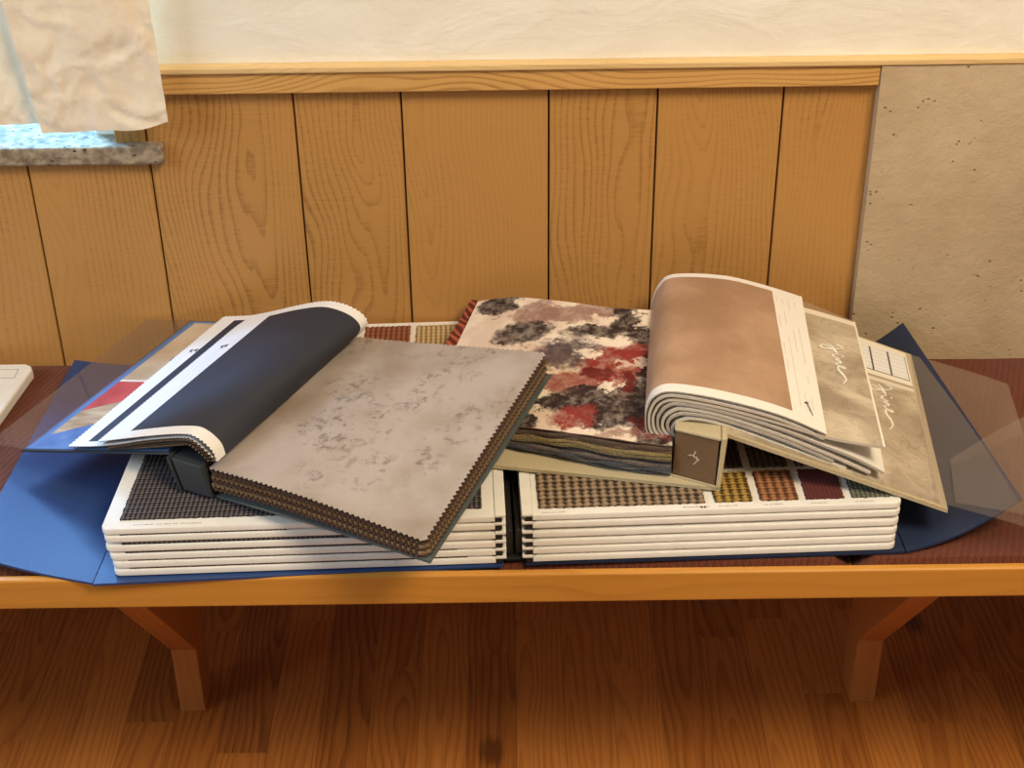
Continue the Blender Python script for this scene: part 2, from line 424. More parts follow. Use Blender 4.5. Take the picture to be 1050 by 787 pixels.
# curtains
def curtain(name, tl, tr, bl, br, zt, label, wav, ph):
    m = MB(); na, nb = 100, 260; rows = []
    from mathutils import noise as mn
    for i in range(na+1):
        s = i/na; r = []
        for j in range(nb+1):
            t = j/nb
            p = lerp(lerp(bl(s), bl(s), 0), V((tl[0]+(tr[0]-tl[0])*s, tl[1]+(tr[1]-tl[1])*s, zt)), t)
            y = wav*math.sin(s*5.5+ph+t*1.1)*(.4+.6*t)
            q = V((p.x*16, ph*3, p.z*16)); c_ = mn.noise(q)*.6+mn.noise(q*2.3+V((5, 1, 2)))*.4; q2 = q*1.7+V((mn.noise(q)*1.5, 0, mn.noise(q+V((9, 9, 9)))*1.5))
            y += .0045*abs(mn.noise(q2))+.0030*c_+.0012*abs(mn.noise(q2*3.1))
            r.append((p.x, p.y+y, p.z))
        rows.append(r)
    m.grid(rows, .0012, thick_dir=(0, -1, 0))
    o = m.build(name, M['curtain'], smooth=True); return tag(o, label, 'curtain', 'curtains at the window')
def bl_r(s):
    x = -.546+(-.397+.546)*s
    z = .7875+.0005*s+.012*max(0, (s-.62)/.38)**1.5-.001*math.sin(s*9)
    return V((x, -.043, z))
def bl_l(s):
    x = -.80+(-.548+.80)*s
    return V((x, -.028, .806-.016*s+.002*math.sin(s*14)))
curtain('curtain', (-.680, -.045), (-.424, -.045), bl_r, None, 1.85, 'cream crinkled linen curtain hanging in front, its hem just above the stone sill', .004, .4)
curtain('curtain', (-.95, -.026), (-.600, -.030), bl_l, None, 1.85, 'cream curtain at the left picture edge, tucked behind the other one', .006, 2.0)
m = MB(); m.tube([(-1.75, -.04, 1.86), (-.36, -.04, 1.86)], .010, 16)
tag(m.build('curtain_rail', M['trim_wood'], smooth=True), 'round wooden rail carrying the cream curtains above the window', 'curtain rail')

# ------------------------------------------------------------------ BENCH
bench = thing('bench', (0, -.22, 0), 'long varnished wooden wall bench with angled struts under the fabric sample books', 'bench')
m = MB(); m.box((-1.7, -.455, .4135), (1.7, -.445, .453), grain='x'); m.build('front_rail', M['bench_wood'], bench, bevel=.003, segs=3)
m = MB(); m.box((-1.7, -.4445, .414), (1.7, -.0075, .428), grain='x'); m.build('seat_board', M['bench_wood'], bench)
def leg(xc, w=.017):
    m = MB(); sd = (random.random(), random.random())
    def seg(pa, pb, pc, pd):   # y,z corners: front-bottom, back-bottom, back-top, front-top
        c = [V((xc-w, pa[0], pa[1])), V((xc+w, pa[0], pa[1])), V((xc+w, pb[0], pb[1])), V((xc-w, pb[0], pb[1])),
             V((xc-w, pd[0], pd[1])), V((xc+w, pd[0], pd[1])), V((xc+w, pc[0], pc[1])), V((xc-w, pc[0], pc[1]))]
        m.hexa(c, sd, 'z')
    seg((-.180, 0), (-.125, 0), (-.125, .135), (-.180, .110))
    p = m.build('leg', M['post_wood_shaded'], bench, bevel=.0015)
    m = MB(); seg((-.180, .1105), (-.125, .1355), (-.360, .4135), (-.425, .4135)); m.build('strut', M['post_wood_shaded'], bench, bevel=.0015)
for x in (-.440, .471, -1.35, 1.38): leg(x)

def cushion(x0, x1, label):
    m = MB(); na = int((x1-x0)/.02); nb = 34; rows = []
    for i in range(na+1):
        x = x0+(x1-x0)*i/na; r = []
        for j in range(nb+1):
            t = j/nb; y = -.4435+(.4435-.0085)*t
            e = min(1, min(x-x0, x1-x)/.018); f = min(1, min(y+.4435, (-.0085-y)*2+.011)/.016)
            e = math.sqrt(max(0, 1-(1-e)**2)); f = math.sqrt(max(0, 1-(1-f)**2))
            z = .4285+.0005+(.0210)*min(e, f)
            r.append((x, y, z))
        rows.append(r)
    m.grid(rows, .0, thick_dir=(0, 0, 1))
    nb1 = nb+1; nn = (na+1)*nb1
    for k in range(nn, 2*nn): p = m.v[k]; m.v[k] = (p[0], p[1], .4285)
    o = m.build('seat_cushion', M['upholstery'], smooth=True)
    return tag(o, label, 'cushion', 'rust seat cushions on the bench')
cushion(-1.69, .364, 'long rust brown woven seat cushion under the left part of the bench books')
cushion(.368, 1.69, 'rust brown woven seat cushion at the right end of the bench, beyond the cushion seam')

# ------------------------------------------------------------------ CARPET SAMPLE BINDER (open, lying on the cushion)
RA = math.radians(1.95); AX = V((math.cos(RA), math.sin(RA), 0)); AY = V((-math.sin(RA), math.cos(RA), 0)); AO = V((0., -.4285, 0))
def A(x, y, z):
    # the left half sits slightly askew
    if x < 0: x = x-y*.07*x/.43*1.0
    return AO+AX*x+AY*y+V((0, 0, z))
binder = thing('carpet_sample_binder', (0, -.23, .4505), 'wide open blue carpet sample binder with thick white pages lying on the bench', 'sample binder')
def flap(cs, th, name, mat, na=14, nb=24, sag=0.0, label=None):
    m = MB(); rows = []
    for i in range(na+1):
        r = []
        for j in range(nb+1):
            s, t = i/na, j/nb; p = bil(cs, s, t); p.z += sag*math.sin(math.pi*s)
            r.append(p)
        rows.append(r)
    m.grid(rows, th, thick_dir=(0, 0, 1)); return m.build(name, mat, binder, smooth=True, label=label)
# boards: under the pages, then outer flaps
flap([(-.585, -.4285, .470), A(-.445, -.018, .4545), A(-.440, .420, .4545), (-.5625, -.026, .4680)], .003, 'cover', M['blue_cover'], sag=-.0035, label='blue cover flap beyond the left pages')
flap([A(-.444, -.020, .4545), A(-.012, -.012, .4545), A(-.012, .420, .4545), A(-.4385, .420, .4545)], .003, 'cover', M['blue_cover'])
flap([A(.012, -.010, .4545), A(.420, -.012, .4545), A(.420, .395, .4545), A(.012, .395, .4545)], .003, 'cover', M['blue_cover_shaded'])
flap([A(.4215, -.012, .4545), (.547, -.396, .500), (.4985, -.028, .5085), A(.4215, .388, .4545)], .003, 'cover', M['blue_cover_shaded'], sag=-.010, label='blue cover flap raised beyond the right pages')
m = MB(); 
c = [A(-.011, -.006, .4545), A(.011, -.006, .4545), A(.011, .398, .4545), A(-.011, .398, .4545)]
m.hexa([V(p) for p in c]+[V(p)+V((0, 0, .004)) for p in c]); m.build('spine', M['black_spine'], binder, bevel=.001)
m = MB()
for x in (-.0045, .0045):
    c = [A(x-.0035, 0, .4590), A(x+.0035, 0, .4590), A(x+.0035, .392, .4590), A(x-.0035, .392, .4590)]
    m.hexa([V(p) for p in c]+[V(p)+V((0, 0, .032)) for p in c])
m.build('ring_mechanism', M['black_spine'], binder, bevel=.002)
NP = 6; PT = .0070; GAP = .0024; Z0 = .4560; GAPS = [.0020, .0018, .0026, .0038, .0018]
pages = []
def rounded(x0, x1, y0, y1, r, side):
    """plan outline; outer corners rounded. side=-1 left stack (outer = x0), +1 right stack (outer = x1)"""
    pts = []
    def arc(cx, cy, a0, a1):
        for k in range(7):
            a = math.radians(a0+(a1-a0)*k/6); pts.append((cx+r*math.cos(a), cy+r*math.sin(a)))
    if side < 0:
        pts.append((x1, y0)); pts.append((x1, y1)); arc(x0+r, y1-r, 90, 180); arc(x0+r, y0+r, 180, 270)
    else:
        pts.append((x0, y0)); arc(x1-r, y0+r, 270, 360); arc(x1-r, y1-r, 0, 90); pts.append((x0, y1))
    return pts
def page(side, k):
    z = Z0+k*PT+sum(GAPS[:k]); dy = -.0105+.0021*k
    dx = .0020*(NP-1-k)+random.uniform(-.001, .001)
    if side < 0: x0, x1 = -.4345+dx, -.020
    else: x0, x1 = .020, .4100-dx*.4+.004
    poly = rounded(x0, x1, dy, (.4190 if side < 0 else .392)+dy*.2, .009, side)
    warp = lambda x: 0.0
    m = MB()
    # subdivide along x so the page can bow: build as strips of the outline
    n0 = len(poly); cx = sum(p[0] for p in poly)/n0; cy = sum(p[1] for p in poly)/n0
    rings = [(0, 1.0, -.0012), (0.0, 1.0, 0.0), (PT-.0010, 1.0, 0.0), (PT, 1.0, -.0014)]
    def dense(poly):
        out = []
        for i in range(len(poly)):
            a, b = poly[i], poly[(i+1) % len(poly)]
            L = math.hypot(a[0]-b[0], a[1]-b[1]); q = max(1, int(L/.03))
            for j in range(q): out.append((a[0]+(b[0]-a[0])*j/q, a[1]+(b[1]-a[1])*j/q))
        return out
    P = dense(poly); n1 = len(P)
    for zz, ins in ((0., .0008), (.0008, 0.), (PT-.0012, 0.), (PT-.0002, .0006), (PT, .0020)):
        for (x, y) in P:
            xx = x+(ins if x < cx else -ins); yy = y+(ins if y < cy else -ins)
            m.v.append(tuple(A(xx, yy, z+zz+warp(x))))
    for l in range(4):
        for i in range(n1):
            j = (i+1) % n1
            m.face([l*n1+i, l*n1+j, (l+1)*n1+j, (l+1)*n1+i])
    # top and bottom as triangulated fans of x-strips: simple ngon (the bow is tiny)
    m.face([4*n1+i for i in range(n1)]); m.face([i for i in range(n1)][::-1])
    o = m.build('page', M['page_white'], binder, smooth=True)
    # hinge tabs towards the spine
    m = MB()
    xa, xb = ((x1, -.0085) if side < 0 else (.0085, x0))
    c = [A(xa, dy+.001, z+.0048), A(xb, dy+.001, z+.0048), A(xb, .383, z+.0048), A(xa, .383, z+.0048)]
    m.hexa([V(p) for p in c]+[V(p)+V((0, 0, .0030)) for p in c]); m.build('hinge_tab', M['page_white'], o, bevel=.0006)
    m = MB(); xc = (xa+xb)/2
    xs = (x1-.004, -.0125) if side < 0 else (.0125, x0+.004)
    c = [A(xs[0], dy+.0005, z-.0006), A(xs[1], dy+.0005, z-.0006), A(xs[1], .38, z-.0006), A(xs[0], .38, z-.0006)]
    m.hexa([V(p) for p in c]+[V(p)+V((0, 0, .0050)) for p in c]); m.build('hinge_strip', M['tab_black'], o)
    return o, z, dy, x0, x1
def sample(parent, x0, y0, x1, y1, z, mat, px, py, th=.0020, amp=.0011, step=.0013, label=None):
    m = MB(); na = max(2, int((x1-x0)/step)); nb = max(2, int((y1-y0)/step)); rows = []
    for i in range(na+1):
        r = []
        for j in range(nb+1):
            x = x0+(x1-x0)*i/na; y = y0+(y1-y0)*j/nb; u, v = x-x0, y-y0
            su = math.sin(2*math.pi*u/px)
            h = amp*(.5-.5*math.cos(2*math.pi*u/px))*.6+amp*.35*math.sin(2*math.pi*v/(py*.5)+1.2*su)+amp*.2*random.uniform(-1, 1)
            ex = ey = 0
            if i in (0, na): ex = random.uniform(-.0008, .0008)
            if j in (0, nb): ey = random.uniform(-.0008, .0008)
            r.append(A(x+ex, y+ey, z+th+h))
        rows.append(r)
    m.grid(rows, th, uvf=lambda i, j: ((x1-x0)*i/na, (y1-y0)*j/nb), thick_dir=(0, 0, 1))
    n0 = (na+1)*(nb+1)
    for k in range(n0, 2*n0): p = m.v[k]; m.v[k] = (p[0], p[1], z)
    return m.build('carpet_sample', mat, parent, smooth=True, label=label)
def dashes(parent, x0, x1, y, z, h=.0016, name='caption', w=.0011, gap=.0007):
    """a caption too small to read, a row of letter-sized strokes"""
    m = MB(); x = x0
    while x < x1:
        ww = w*random.uniform(.6, 1.3)
        if random.random() > .14:
            hh = h*random.choice((.6, .7, 1.))
            c = [A(x, y, z), A(x+ww, y, z), A(x+ww, y+hh, z), A(x, y+hh, z)]
            m.hexa([V(p) for p in c]+[V(p)+V((0, 0, .00012)) for p in c])
        x += ww+gap
    return m.build(name, M['caption_ink'], parent)
M['caption_ink'] = plain('pale grey caption ink', rgb(168, 160, 148), .6)
random.seed(3)
for side in (-1, 1):
    for k in range(NP):
        o, z, dy, x0, x1 = page(side, k)
        if k < NP-1:
            # the swatches of the lower pages show as dark slivers in the gaps
            if side < 0:
                mt = [M['carpet_brown'], M['carpet_greybrown'], M['carpet_brown'], M['carpet_dark'], M['carpet_dark']][k]
                xe = [-.05, -.06, -.10, -.14, -.24][k]
                m = MB(); c = [A(x0+.018, dy+.0030, z+PT), A(xe, dy+.0030, z+PT), A(xe, .36, z+PT), A(x0+.018, .36, z+PT)]
                m.hexa([V(p) for p in c]+[V(p)+V((0, 0, GAPS[k]-.0003)) for p in c]); m.build('carpet_sample', mt, o)
            else:
                m = MB(); c = [A(x0+.012, dy+.009, z+PT), A(x0+.30, dy+.009, z+PT), A(x0+.30, .36, z+PT), A(x0+.012, .36, z+PT)]
                m.hexa([V(p) for p in c]+[V(p)+V((0, 0, .0014)) for p in c]); m.build('carpet_sample', M['carpet_greybrown'], o)
        else:
            zt = z+PT+.0002
            if side < 0:
                sample(o, -.4160, .0150, -.0340, .320, zt, M['carpet_dark'], .0052, .0090, step=.0013, label='dark charcoal and brown woven swatch')
                sample(o, -.395, .352, -.255, .404, zt, M['carpet_maroon'], .005, .005, step=.003)
                sample(o, -.183, .356, -.1225, .406, zt, M['carpet_rust'], .0070, .0100, step=.0014, label='rust orange woven swatch at the back edge')
                sample(o, -.114, .356, -.052, .406, zt, M['carpet_sand'], .0066, .0080, step=.0014, label='sand beige woven swatch at the back edge')
                dashes(o, -.40, -.33, .006, zt+.004*0); 
            else:
                sample(o, .0270, .0110, .2040, .180, zt, M['carpet_taupe'], .0094, .0150, amp=.0018, step=.0013, label='large taupe houndstooth woven swatch')
                cols = [(.2150, .2550), (.2640, .3040), (.3130, .3530), (.3620, .4020)]
                mats = [['carpet_yellow', 'carpet_orange', 'carpet_maroon', 'carpet_green'], ['carpet_brown', 'carpet_greybrown', 'carpet_greybrown', 'carpet_green'], ['carpet_brown', 'carpet_greybrown', 'carpet_brown', 'carpet_brown']]
                labs = ['yellow woven swatch', 'orange woven swatch', 'maroon plain swatch', 'grey green swatch']
                for r_ in range(3):
                    for c_, (xa, xb) in enumerate(cols):
                        y0 = .0115+r_*.062
                        sample(o, xa, y0, xb, y0+.053, zt, M[mats[r_][c_]], *( (.0094, .0100) if r_ == 0 and c_ < 2 else (.005, .005)), amp=.0016 if r_ == 0 and c_ < 2 else .0006, step=.0014, label=labs[c_] if r_ == 0 else None)
                        if r_ == 0: dashes(o, xa+.002, xa+.022, .0045, zt)
                dashes(o, .03, .055, .0035, zt); dashes(o, .180, .208, .0045, zt)
                m = MB()
                for q in (.1985, .2020):
                    c = [A(q, .0030, zt), A(q+.0022, .0030, zt), A(q+.0022, .0062, zt), A(q, .0062, zt)]
                    m.hexa([V(p) for p in c]+[V(p)+V((0, 0, .00015)) for p in c])
                m.build('printed_mark', M['ink_dark'], o)
GAP = GAP
ZT = Z0+(NP-1)*(PT+GAP)+PT      # top of the pages = .512
# ------------------------------------------------------------------ LEFT FABRIC BOOK
UB = V((.43, .903, 0)).normalized()
bookB = thing('fabric_swatch_book', (-.30, -.30, .514), 'slate grey fabric swatch book open at a taupe suede swatch, navy swatches folded left', 'swatch book')

# inside of the cover: printed collage
n = N('collage endpaper', .35, .5); u, v, _ = n.sep(n.uv()); nz = n.noise(n.comb(n.mul(u, 6.), n.mul(v, 9.), 0.), 1., 4.)
vv = n.sub(v, n.mul(u, .37))
blue = n.mix(n.step(nz, .3, .7), rgb(64, 100, 156), rgb(96, 134, 182))
tan = n.mix(n.step(n.noise(n.comb(n.mul(u, 3.), n.mul(v, 22.), 0.), 1., 4.), .3, .7), rgb(150, 118, 84), rgb(206, 182, 148))
red = n.mix(n.step(nz, .3, .7), rgb(176, 62, 62), rgb(198, 84, 80))
pale = n.mix(n.step(n.noise(n.comb(n.mul(u, 4.), n.mul(v, 5.), 2.), 1., 3.), .3, .7), rgb(178, 150, 116), rgb(206, 184, 156))
c = n.mix(n.step(vv, .076, .080), blue, tan)
c = n.mix(n.step(vv, .249, .253), c, red)
c = n.mix(n.step(v, .500, .503), c, rgb(232, 226, 214)); c = n.mix(n.step(v, .512, .515), c, pale)
ex = n.math('DIVIDE', n.sub(u, .40), .16); ey = n.math('DIVIDE', n.sub(v, n.add(.71, n.mul(n.sub(u, .3), .5))), .045)
c = n.mix(n.step(n.add(n.mul(ex, ex), n.mul(ey, ey)), 1.1, .9), c, rgb(62, 56, 52))
bord = n.math('MAXIMUM', n.step(u, .060, .056), n.step(v, .018, .015)); bord = n.math('MAXIMUM', bord, n.step(v, .985, .988))
c = n.mix(bord, c, rgb(88, 124, 172))
n.color(c); M['endpaper'] = n.m

CV = [V((-.5602, -.2773, .4999)), V((-.3680, -.3690, .5565)), V((-.2406, -.0985, .5580)), V((-.4092, -.0185, .5190))]
def slab(cs, th, name, mat, parent, na=12, nb=20, bow=None, label=None, edge=0, bevel=0, bot=0, tdir=(0, 0, 1)):
    m = MB(); rows = []
    for i in range(na+1):
        r = []
        for j in range(nb+1):
            s, t = i/na, j/nb; p = bil(cs, s, t)
            if bow: p = p+V(bow(s, t))
            r.append(p)
        rows.append(r)
    m.grid(rows, th, thick_dir=tdir, edge_mi=edge, bot_mi=bot)
    return m.build(name, mat, parent, smooth=True, label=label)
cov = slab(CV, .0030, 'cover', [M['slate']], bookB, label='cover board folded open to the left')
EP = [bil(CV, .012, .008)+V((0, 0, .0006)), bil(CV, .985, .008)+V((0, 0, .0006)), bil(CV, .985, .992)+V((0, 0, .0006)), bil(CV, .012, .992)+V((0, 0, .0006))]
slab(EP, .0004, 'endpaper', M['endpaper'], cov, label='collage of beige, red, tan and blue photographs')
# film reaching out beyond the cover edge
FM = [V((-.6040, -.2580, .4975)), bil(CV, .03, .0)+V((0, 0, .0015)), bil(CV, .03, 1.0)+V((0, 0, .0018)), V((-.4664, -.0120, .5175))]
slab(FM, .0003, 'protective_film', M['film_smoke'], bookB, label='clear film sheet reaching past the cover')

# spine
SF = {'TL': V((-.3650, -.3775, .5545)), 'TR': V((-.3310, -.3937, .5545)), 'BR': V((-.3215, -.3982, .5165)), 'BL': V((-.3555, -.3820, .5165))}
LB = UB*.300
def prism4(f4, vec, name, mat, parent, bevel=.0012, label=None):
    m = MB(); c = [V(f4['BL']), V(f4['BR']), V(f4['BR'])+vec, V(f4['BL'])+vec, V(f4['TL']), V(f4['TR']), V(f4['TR'])+vec, V(f4['TL'])+vec]
    m.hexa(c); return m.build(name, mat, parent, bevel=bevel, label=label)
sp = prism4(SF, LB, 'spine', M['slate'], bookB)
inn = {k: V(SF[k]).lerp((SF['TL']+SF['TR']+SF['BR']+SF['BL'])/4, .09)-UB*.0008 for k in SF}
prism4(inn, UB*.001, 'spine_end', M['slate_face'], sp, bevel=0)
wall4 = {'TL': SF['TL']+V((-.0040, .0019, .002)), 'TR': SF['TL']+V((-.0020, .00095, .002)), 'BR': SF['BL']+V((-.0010, .0005, -.0015)), 'BL': SF['BL']+V((-.0030, .0014, -.0015))}
prism4({k: v-UB*.003 for k, v in wall4.items()}, UB*.306, 'spine_board', M['slate'], bookB, bevel=.0008)

# swatch block on the right
TP = [V((-.3130, -.3950, .5520)), V((-.0880, -.5370, .5650)), V((.0370, -.2320, .5900)), V((-.1780, -.1180, .5470))]
TH = [.028, .0205, .0255, .026]
def bowB(s, t): return (0, 0, .0030*math.sin(math.pi*s)*(1-t*.6)+.0015*math.sin(5*s+3*t))
n = N('mottled taupe suede', .8, .25); o = n.obj()
big = n.noise(o, 9, 4, .55); fine = n.noise(o, 420, 2)
mk = n.noise(o, 75, 8, .72, .4); area = n.noise(n.vadd(o, n.comb(.4, .2, 0.)), 12, 4, .55)
mark = n.mul(n.step(mk, .50, .62), n.step(area, .46, .60))
c = n.mix(n.step(big, .32, .68), rgb(150, 134, 118), rgb(180, 168, 160))
c = n.mix(n.mul(mark, .60), c, rgb(86, 76, 66))
n.color(c); n.bump(n.add(fine, n.mul(mk, .6)), .12, .001); n.b.inputs['Sheen Weight'].default_value = .1; M['suede'] = n.m
def zig_outline(P, step, tooth, out, phase, jitter=0):
    """perimeter (front, right, back, left) as parameters on the quad, pinked"""
    pts = []
    ed = [(0, 1), (1, 2), (2, 3), (3, 0)]
    cen = sum(P, V())/4
    for e, (a, b) in enumerate(ed):
        L = (P[b]-P[a]).length; q = max(2, int(L/step)); q += q % 2
        d = (P[b]-P[a]).normalized(); nrm = V((d.y, -d.x, 0))
        for k in range(q):
            p = P[a].lerp(P[b], k/q)
            z = 0 if e == 3 else (tooth if (k+phase) % 2 else 0)
            if k == 0: z = 0
            pts.append(p+nrm*(out+z if e != 3 else 0))
    return pts
browns = [rgb(96, 74, 58), rgb(92, 74, 64), rgb(138, 112, 84), rgb(96, 78, 68), rgb(150, 128, 98), rgb(104, 84, 74)]
NB = 6
for k in range(NB):
    P = [TP[i]-V((0, 0, TH[i]*k/NB)) for i in range(4)]
    P[0] = P[0]+V((-.007, .0035, 0))
    mat = M['suede'] if k == 0 else plain('swatch fabric %d' % k, browns[k], .85, .2, .08, 900, .2)
    m = MB()
    if k == 0:
        # grid interior plus pinked rim
        P = [P[0]+V((-.002, .001, -.001)), P[1], P[2], P[3]+V((-.020, .010, -.002))]; na, nb = 84, 94; rows = []
        for i in range(na+1):
            r = []
            for j in range(nb+1):
                s, t = i/na, j/nb; p = bil(P, s, t)+V(bowB(s, t))
                if j == 0 and i % 2: p += (P[0]-P[3]).normalized()*.0032
                if j == nb and i % 2: p += (P[3]-P[0]).normalized()*.0032
                if i == na and j % 2: p += (P[1]-P[0]).normalized()*.0032
                r.append(p)
            rows.append(r)
        m.grid(rows, .0016, thick_dir=(0, 0, 1), edge_mi=1, bot_mi=1)
        m.build('swatch', [mat, plain('suede backing', rgb(92, 70, 56), .9)], bookB, smooth=True, label='mottled taupe suede swatch on top')
    else:
        pts = zig_outline(P, .0033, .0034, .0002+.0005*k, k)
        mid = sum(P, V())/4; th = TH[1]/NB*.80
        def par(p):
            # rough parameters for the bow
            a = P[1]-P[0]; s = (p-P[0]).dot(a)/a.dot(a); b = P[3]-P[0]; t = (p-P[0]).dot(b)/b.dot(b); return max(0, min(1, s)), max(0, min(1, t))
        top = [p+V(bowB(*par(p))) for p in pts]; nn = len(pts)
        m.v += [tuple(p) for p in top]+[tuple(p-V((0, 0, th))) for p in top]
        mc = mid+V(bowB(.5, .5))-V((0, 0, .0006)); m.v += [tuple(mc), tuple(mc-V((0, 0, th)))]
        for i in range(nn):
            j = (i+1) % nn
            m.face([i, j, 2*nn]); m.face([nn+j, nn+i, 2*nn+1]); m.face([j, i, nn+i, nn+j])
        m.build('swatch', mat, bookB)
BB_ = [V((-.3215, -.3920, .5172)), V((-.0825, -.5440, .5430)), V((.0460, -.2290, .5625)), V((-.1880, -.1080, .5195))]
slab(BB_, .0030, 'cover', M['slate_light'], bookB, bow=lambda s, t: (0, 0, .0026*math.sin(math.pi*s)*(1-t*.6)-.0004), label='cover board under the swatch block')

# folded over swatch cards
def folded(F, Bk, name, mats, parent, na, nb, th,  zig_f=0, zig_e=0, zig_b=0, bulge=0, label=None, flip=False):
    F = resample(F, na+1); Bk = resample(Bk, na+1); m = MB(); rows = []
    for i in range(na+1):
        r = []
        e = F[i]-F[max(i-1, 0)] if i else F[1]-F[0]
        for j in range(nb+1):
            t = j/nb; p = F[i].lerp(Bk[i], t); p.z += bulge*math.sin(math.pi*t)*math.sin(math.pi*i/na)
            ax = (Bk[i]-F[i]).normalized()
            if zig_f and j == 0 and i % 2: p -= ax*zig_f
            if zig_b and j == nb and i % 2: p += ax*zig_b
            if zig_e and i == na and j % 2: p += e.normalized()*zig_e
            r.append(p)
        rows.append(r)
    rows = [list(r) for r in rows]
    # order so that the normals point outwards (up)
    if flip: m.grid(rows, th, uvf=lambda i, j: (i/na, j/nb), edge_mi=1, bot_mi=1)
    else: m.grid(rows[::-1], th, uvf=lambda i, j: (1-i/na, j/nb), edge_mi=1, bot_mi=1)
    return m.build(name, mats, parent, smooth=True, label=label)
def card_mat(name, body, su, v0, v1, marks=True, ink=(150, 148, 150), lines=9, umin=None, paper=rgb(236, 234, 230)):
    n = N(name, .6, .3); u, v, _ = n.sep(n.uv())
    white = n.math('MAXIMUM', n.step(u, su-.002, su+.002), n.math('MAXIMUM', n.step(v, v0+.0015, v0-.0015), n.step(v, v1-.0015, v1+.0015)))
    # printed text too small to read: broken hairlines along the strip
    cell = n.math('FRACT', n.mul(n.math('DIVIDE', n.sub(u, su), 1-su), lines))
    ln = n.mul(n.step(cell, .40, .44), n.step(cell, .60, .56))
    br = n.step(n.noise(n.comb(n.mul(v, 230.), n.math('FLOOR', n.mul(n.math('DIVIDE', n.sub(u, su), 1-su), lines)), 0.), 1., 1.), .47, .50)
    blk = n.step(n.noise(n.comb(n.mul(v, 9.), n.mul(n.math('FLOOR', n.mul(n.math('DIVIDE', n.sub(u, su), 1-su), lines)), 3.7), 1.), 1., 0.), .50, .52)
    inside = n.mul(n.mul(n.step(u, su+.01, su+.012), n.step(u, .985, .98)), n.mul(n.step(v, .08, .085), n.step(v, .93, .92)))
    t = n.mul(n.mul(ln, br), n.mul(blk, inside))
    pc = n.mix(n.mul(t, .45), paper, rgb(*ink))
    n.color(n.mix(white, body(n) if callable(body) else body, pc)); return n.m
def navy(n):
    o = n.obj(); f = n.noise(o, 700, 2); g = n.noise(o, 14, 3)
    return n.mix(n.add(n.mul(f, .6), n.mul(g, .4)), rgb(42, 44, 53), rgb(58, 61, 72))
M['card_navy'] = card_mat('navy swatch framed in white card', navy, .80, .052, .955, lines=7)
M['card_navy2'] = card_mat('navy swatch with label strip', navy, .905, .03, .965, lines=6)
M['backing_brown'] = plain('brown swatch backing', rgb(84, 72, 66), .9, .2, .08, 900)
M['backing_tan'] = plain('tan swatch backing', rgb(150, 124, 98), .9, .2, .08, 900)
BF = [(-0.3116, -0.3956, 0.5621), (-0.3165, -0.3933, 0.5768), (-0.3329, -0.3855, 0.5878), (-0.3498, -0.3775, 0.5864), (-0.3882, -0.3592, 0.5723), (-0.4547, -0.3275, 0.5443)]
BF2 = [(-0.3116, -0.3956, 0.5621), (-0.3216, -0.3909, 0.5715), (-0.3359, -0.3841, 0.582), (-0.3505, -0.3771, 0.5812), (-0.3889, -0.3588, 0.567), (-0.4443, -0.3325, 0.5424), (-0.4942, -0.3087, 0.5257)]
BBk = [(-0.1889, -0.1218, 0.5501), (-0.1728, -0.1294, 0.5732), (-0.178, -0.127, 0.5866), (-0.1968, -0.118, 0.5939), (-0.22, -0.1069, 0.5934), (-0.2519, -0.0918, 0.5814), (-0.2928, -0.0723, 0.5616), (-0.3266, -0.0562, 0.5461)]
BBk2 = [(x-.005*max(0, 1-i*.18), y+.0024*max(0, 1-i*.18), z-.0028) for i, (x, y, z) in enumerate(BBk[:6])]+[(-.2931, -.0722, .5588), (-.3269, -.0561, .5465), (-.3607, -.0399, .5365)]
folded(BF2, BBk2, 'swatch_card', [M['card_navy2'], M['backing_brown']], bookB, 88, 110, .0008, .0022, .0024, .0022, label='folded swatch card with a white label strip, under the navy one')
folded(BF, BBk, 'swatch_card', [M['card_navy'], M['backing_brown']], bookB, 76, 110, .0008, .0022, .0024, .0022, label='navy swatch framed in white card, folded to the left')
for k, bm in ((1, 'backing_tan'), (2, 'backing_brown'), (3, 'backing_tan')):
    f = [(x-.0030*k*max(0, 1-i*.22), y+.0014*k*max(0, 1-i*.22), z-.0034*k*min(1, .25+i*.25)) for i, (x, y, z) in enumerate(BF2[:-1])]; f[-1] = (f[-1][0], f[-1][1], max(f[-1][2], .5375))
    b = [(x-.0055*k*max(0, 1-i*.15), y+.0026*k*max(0, 1-i*.15), z-.0028*k*min(1, .25+i*.25)) for i, (x, y, z) in enumerate(BBk2[:-2])]; b[-1] = (b[-1][0], b[-1][1], max(b[-1][2], .5545))
    folded(f, b, 'swatch', [M[bm], M['backing_brown']], bookB, 70, 40, .0008, .0022, 0, 0)

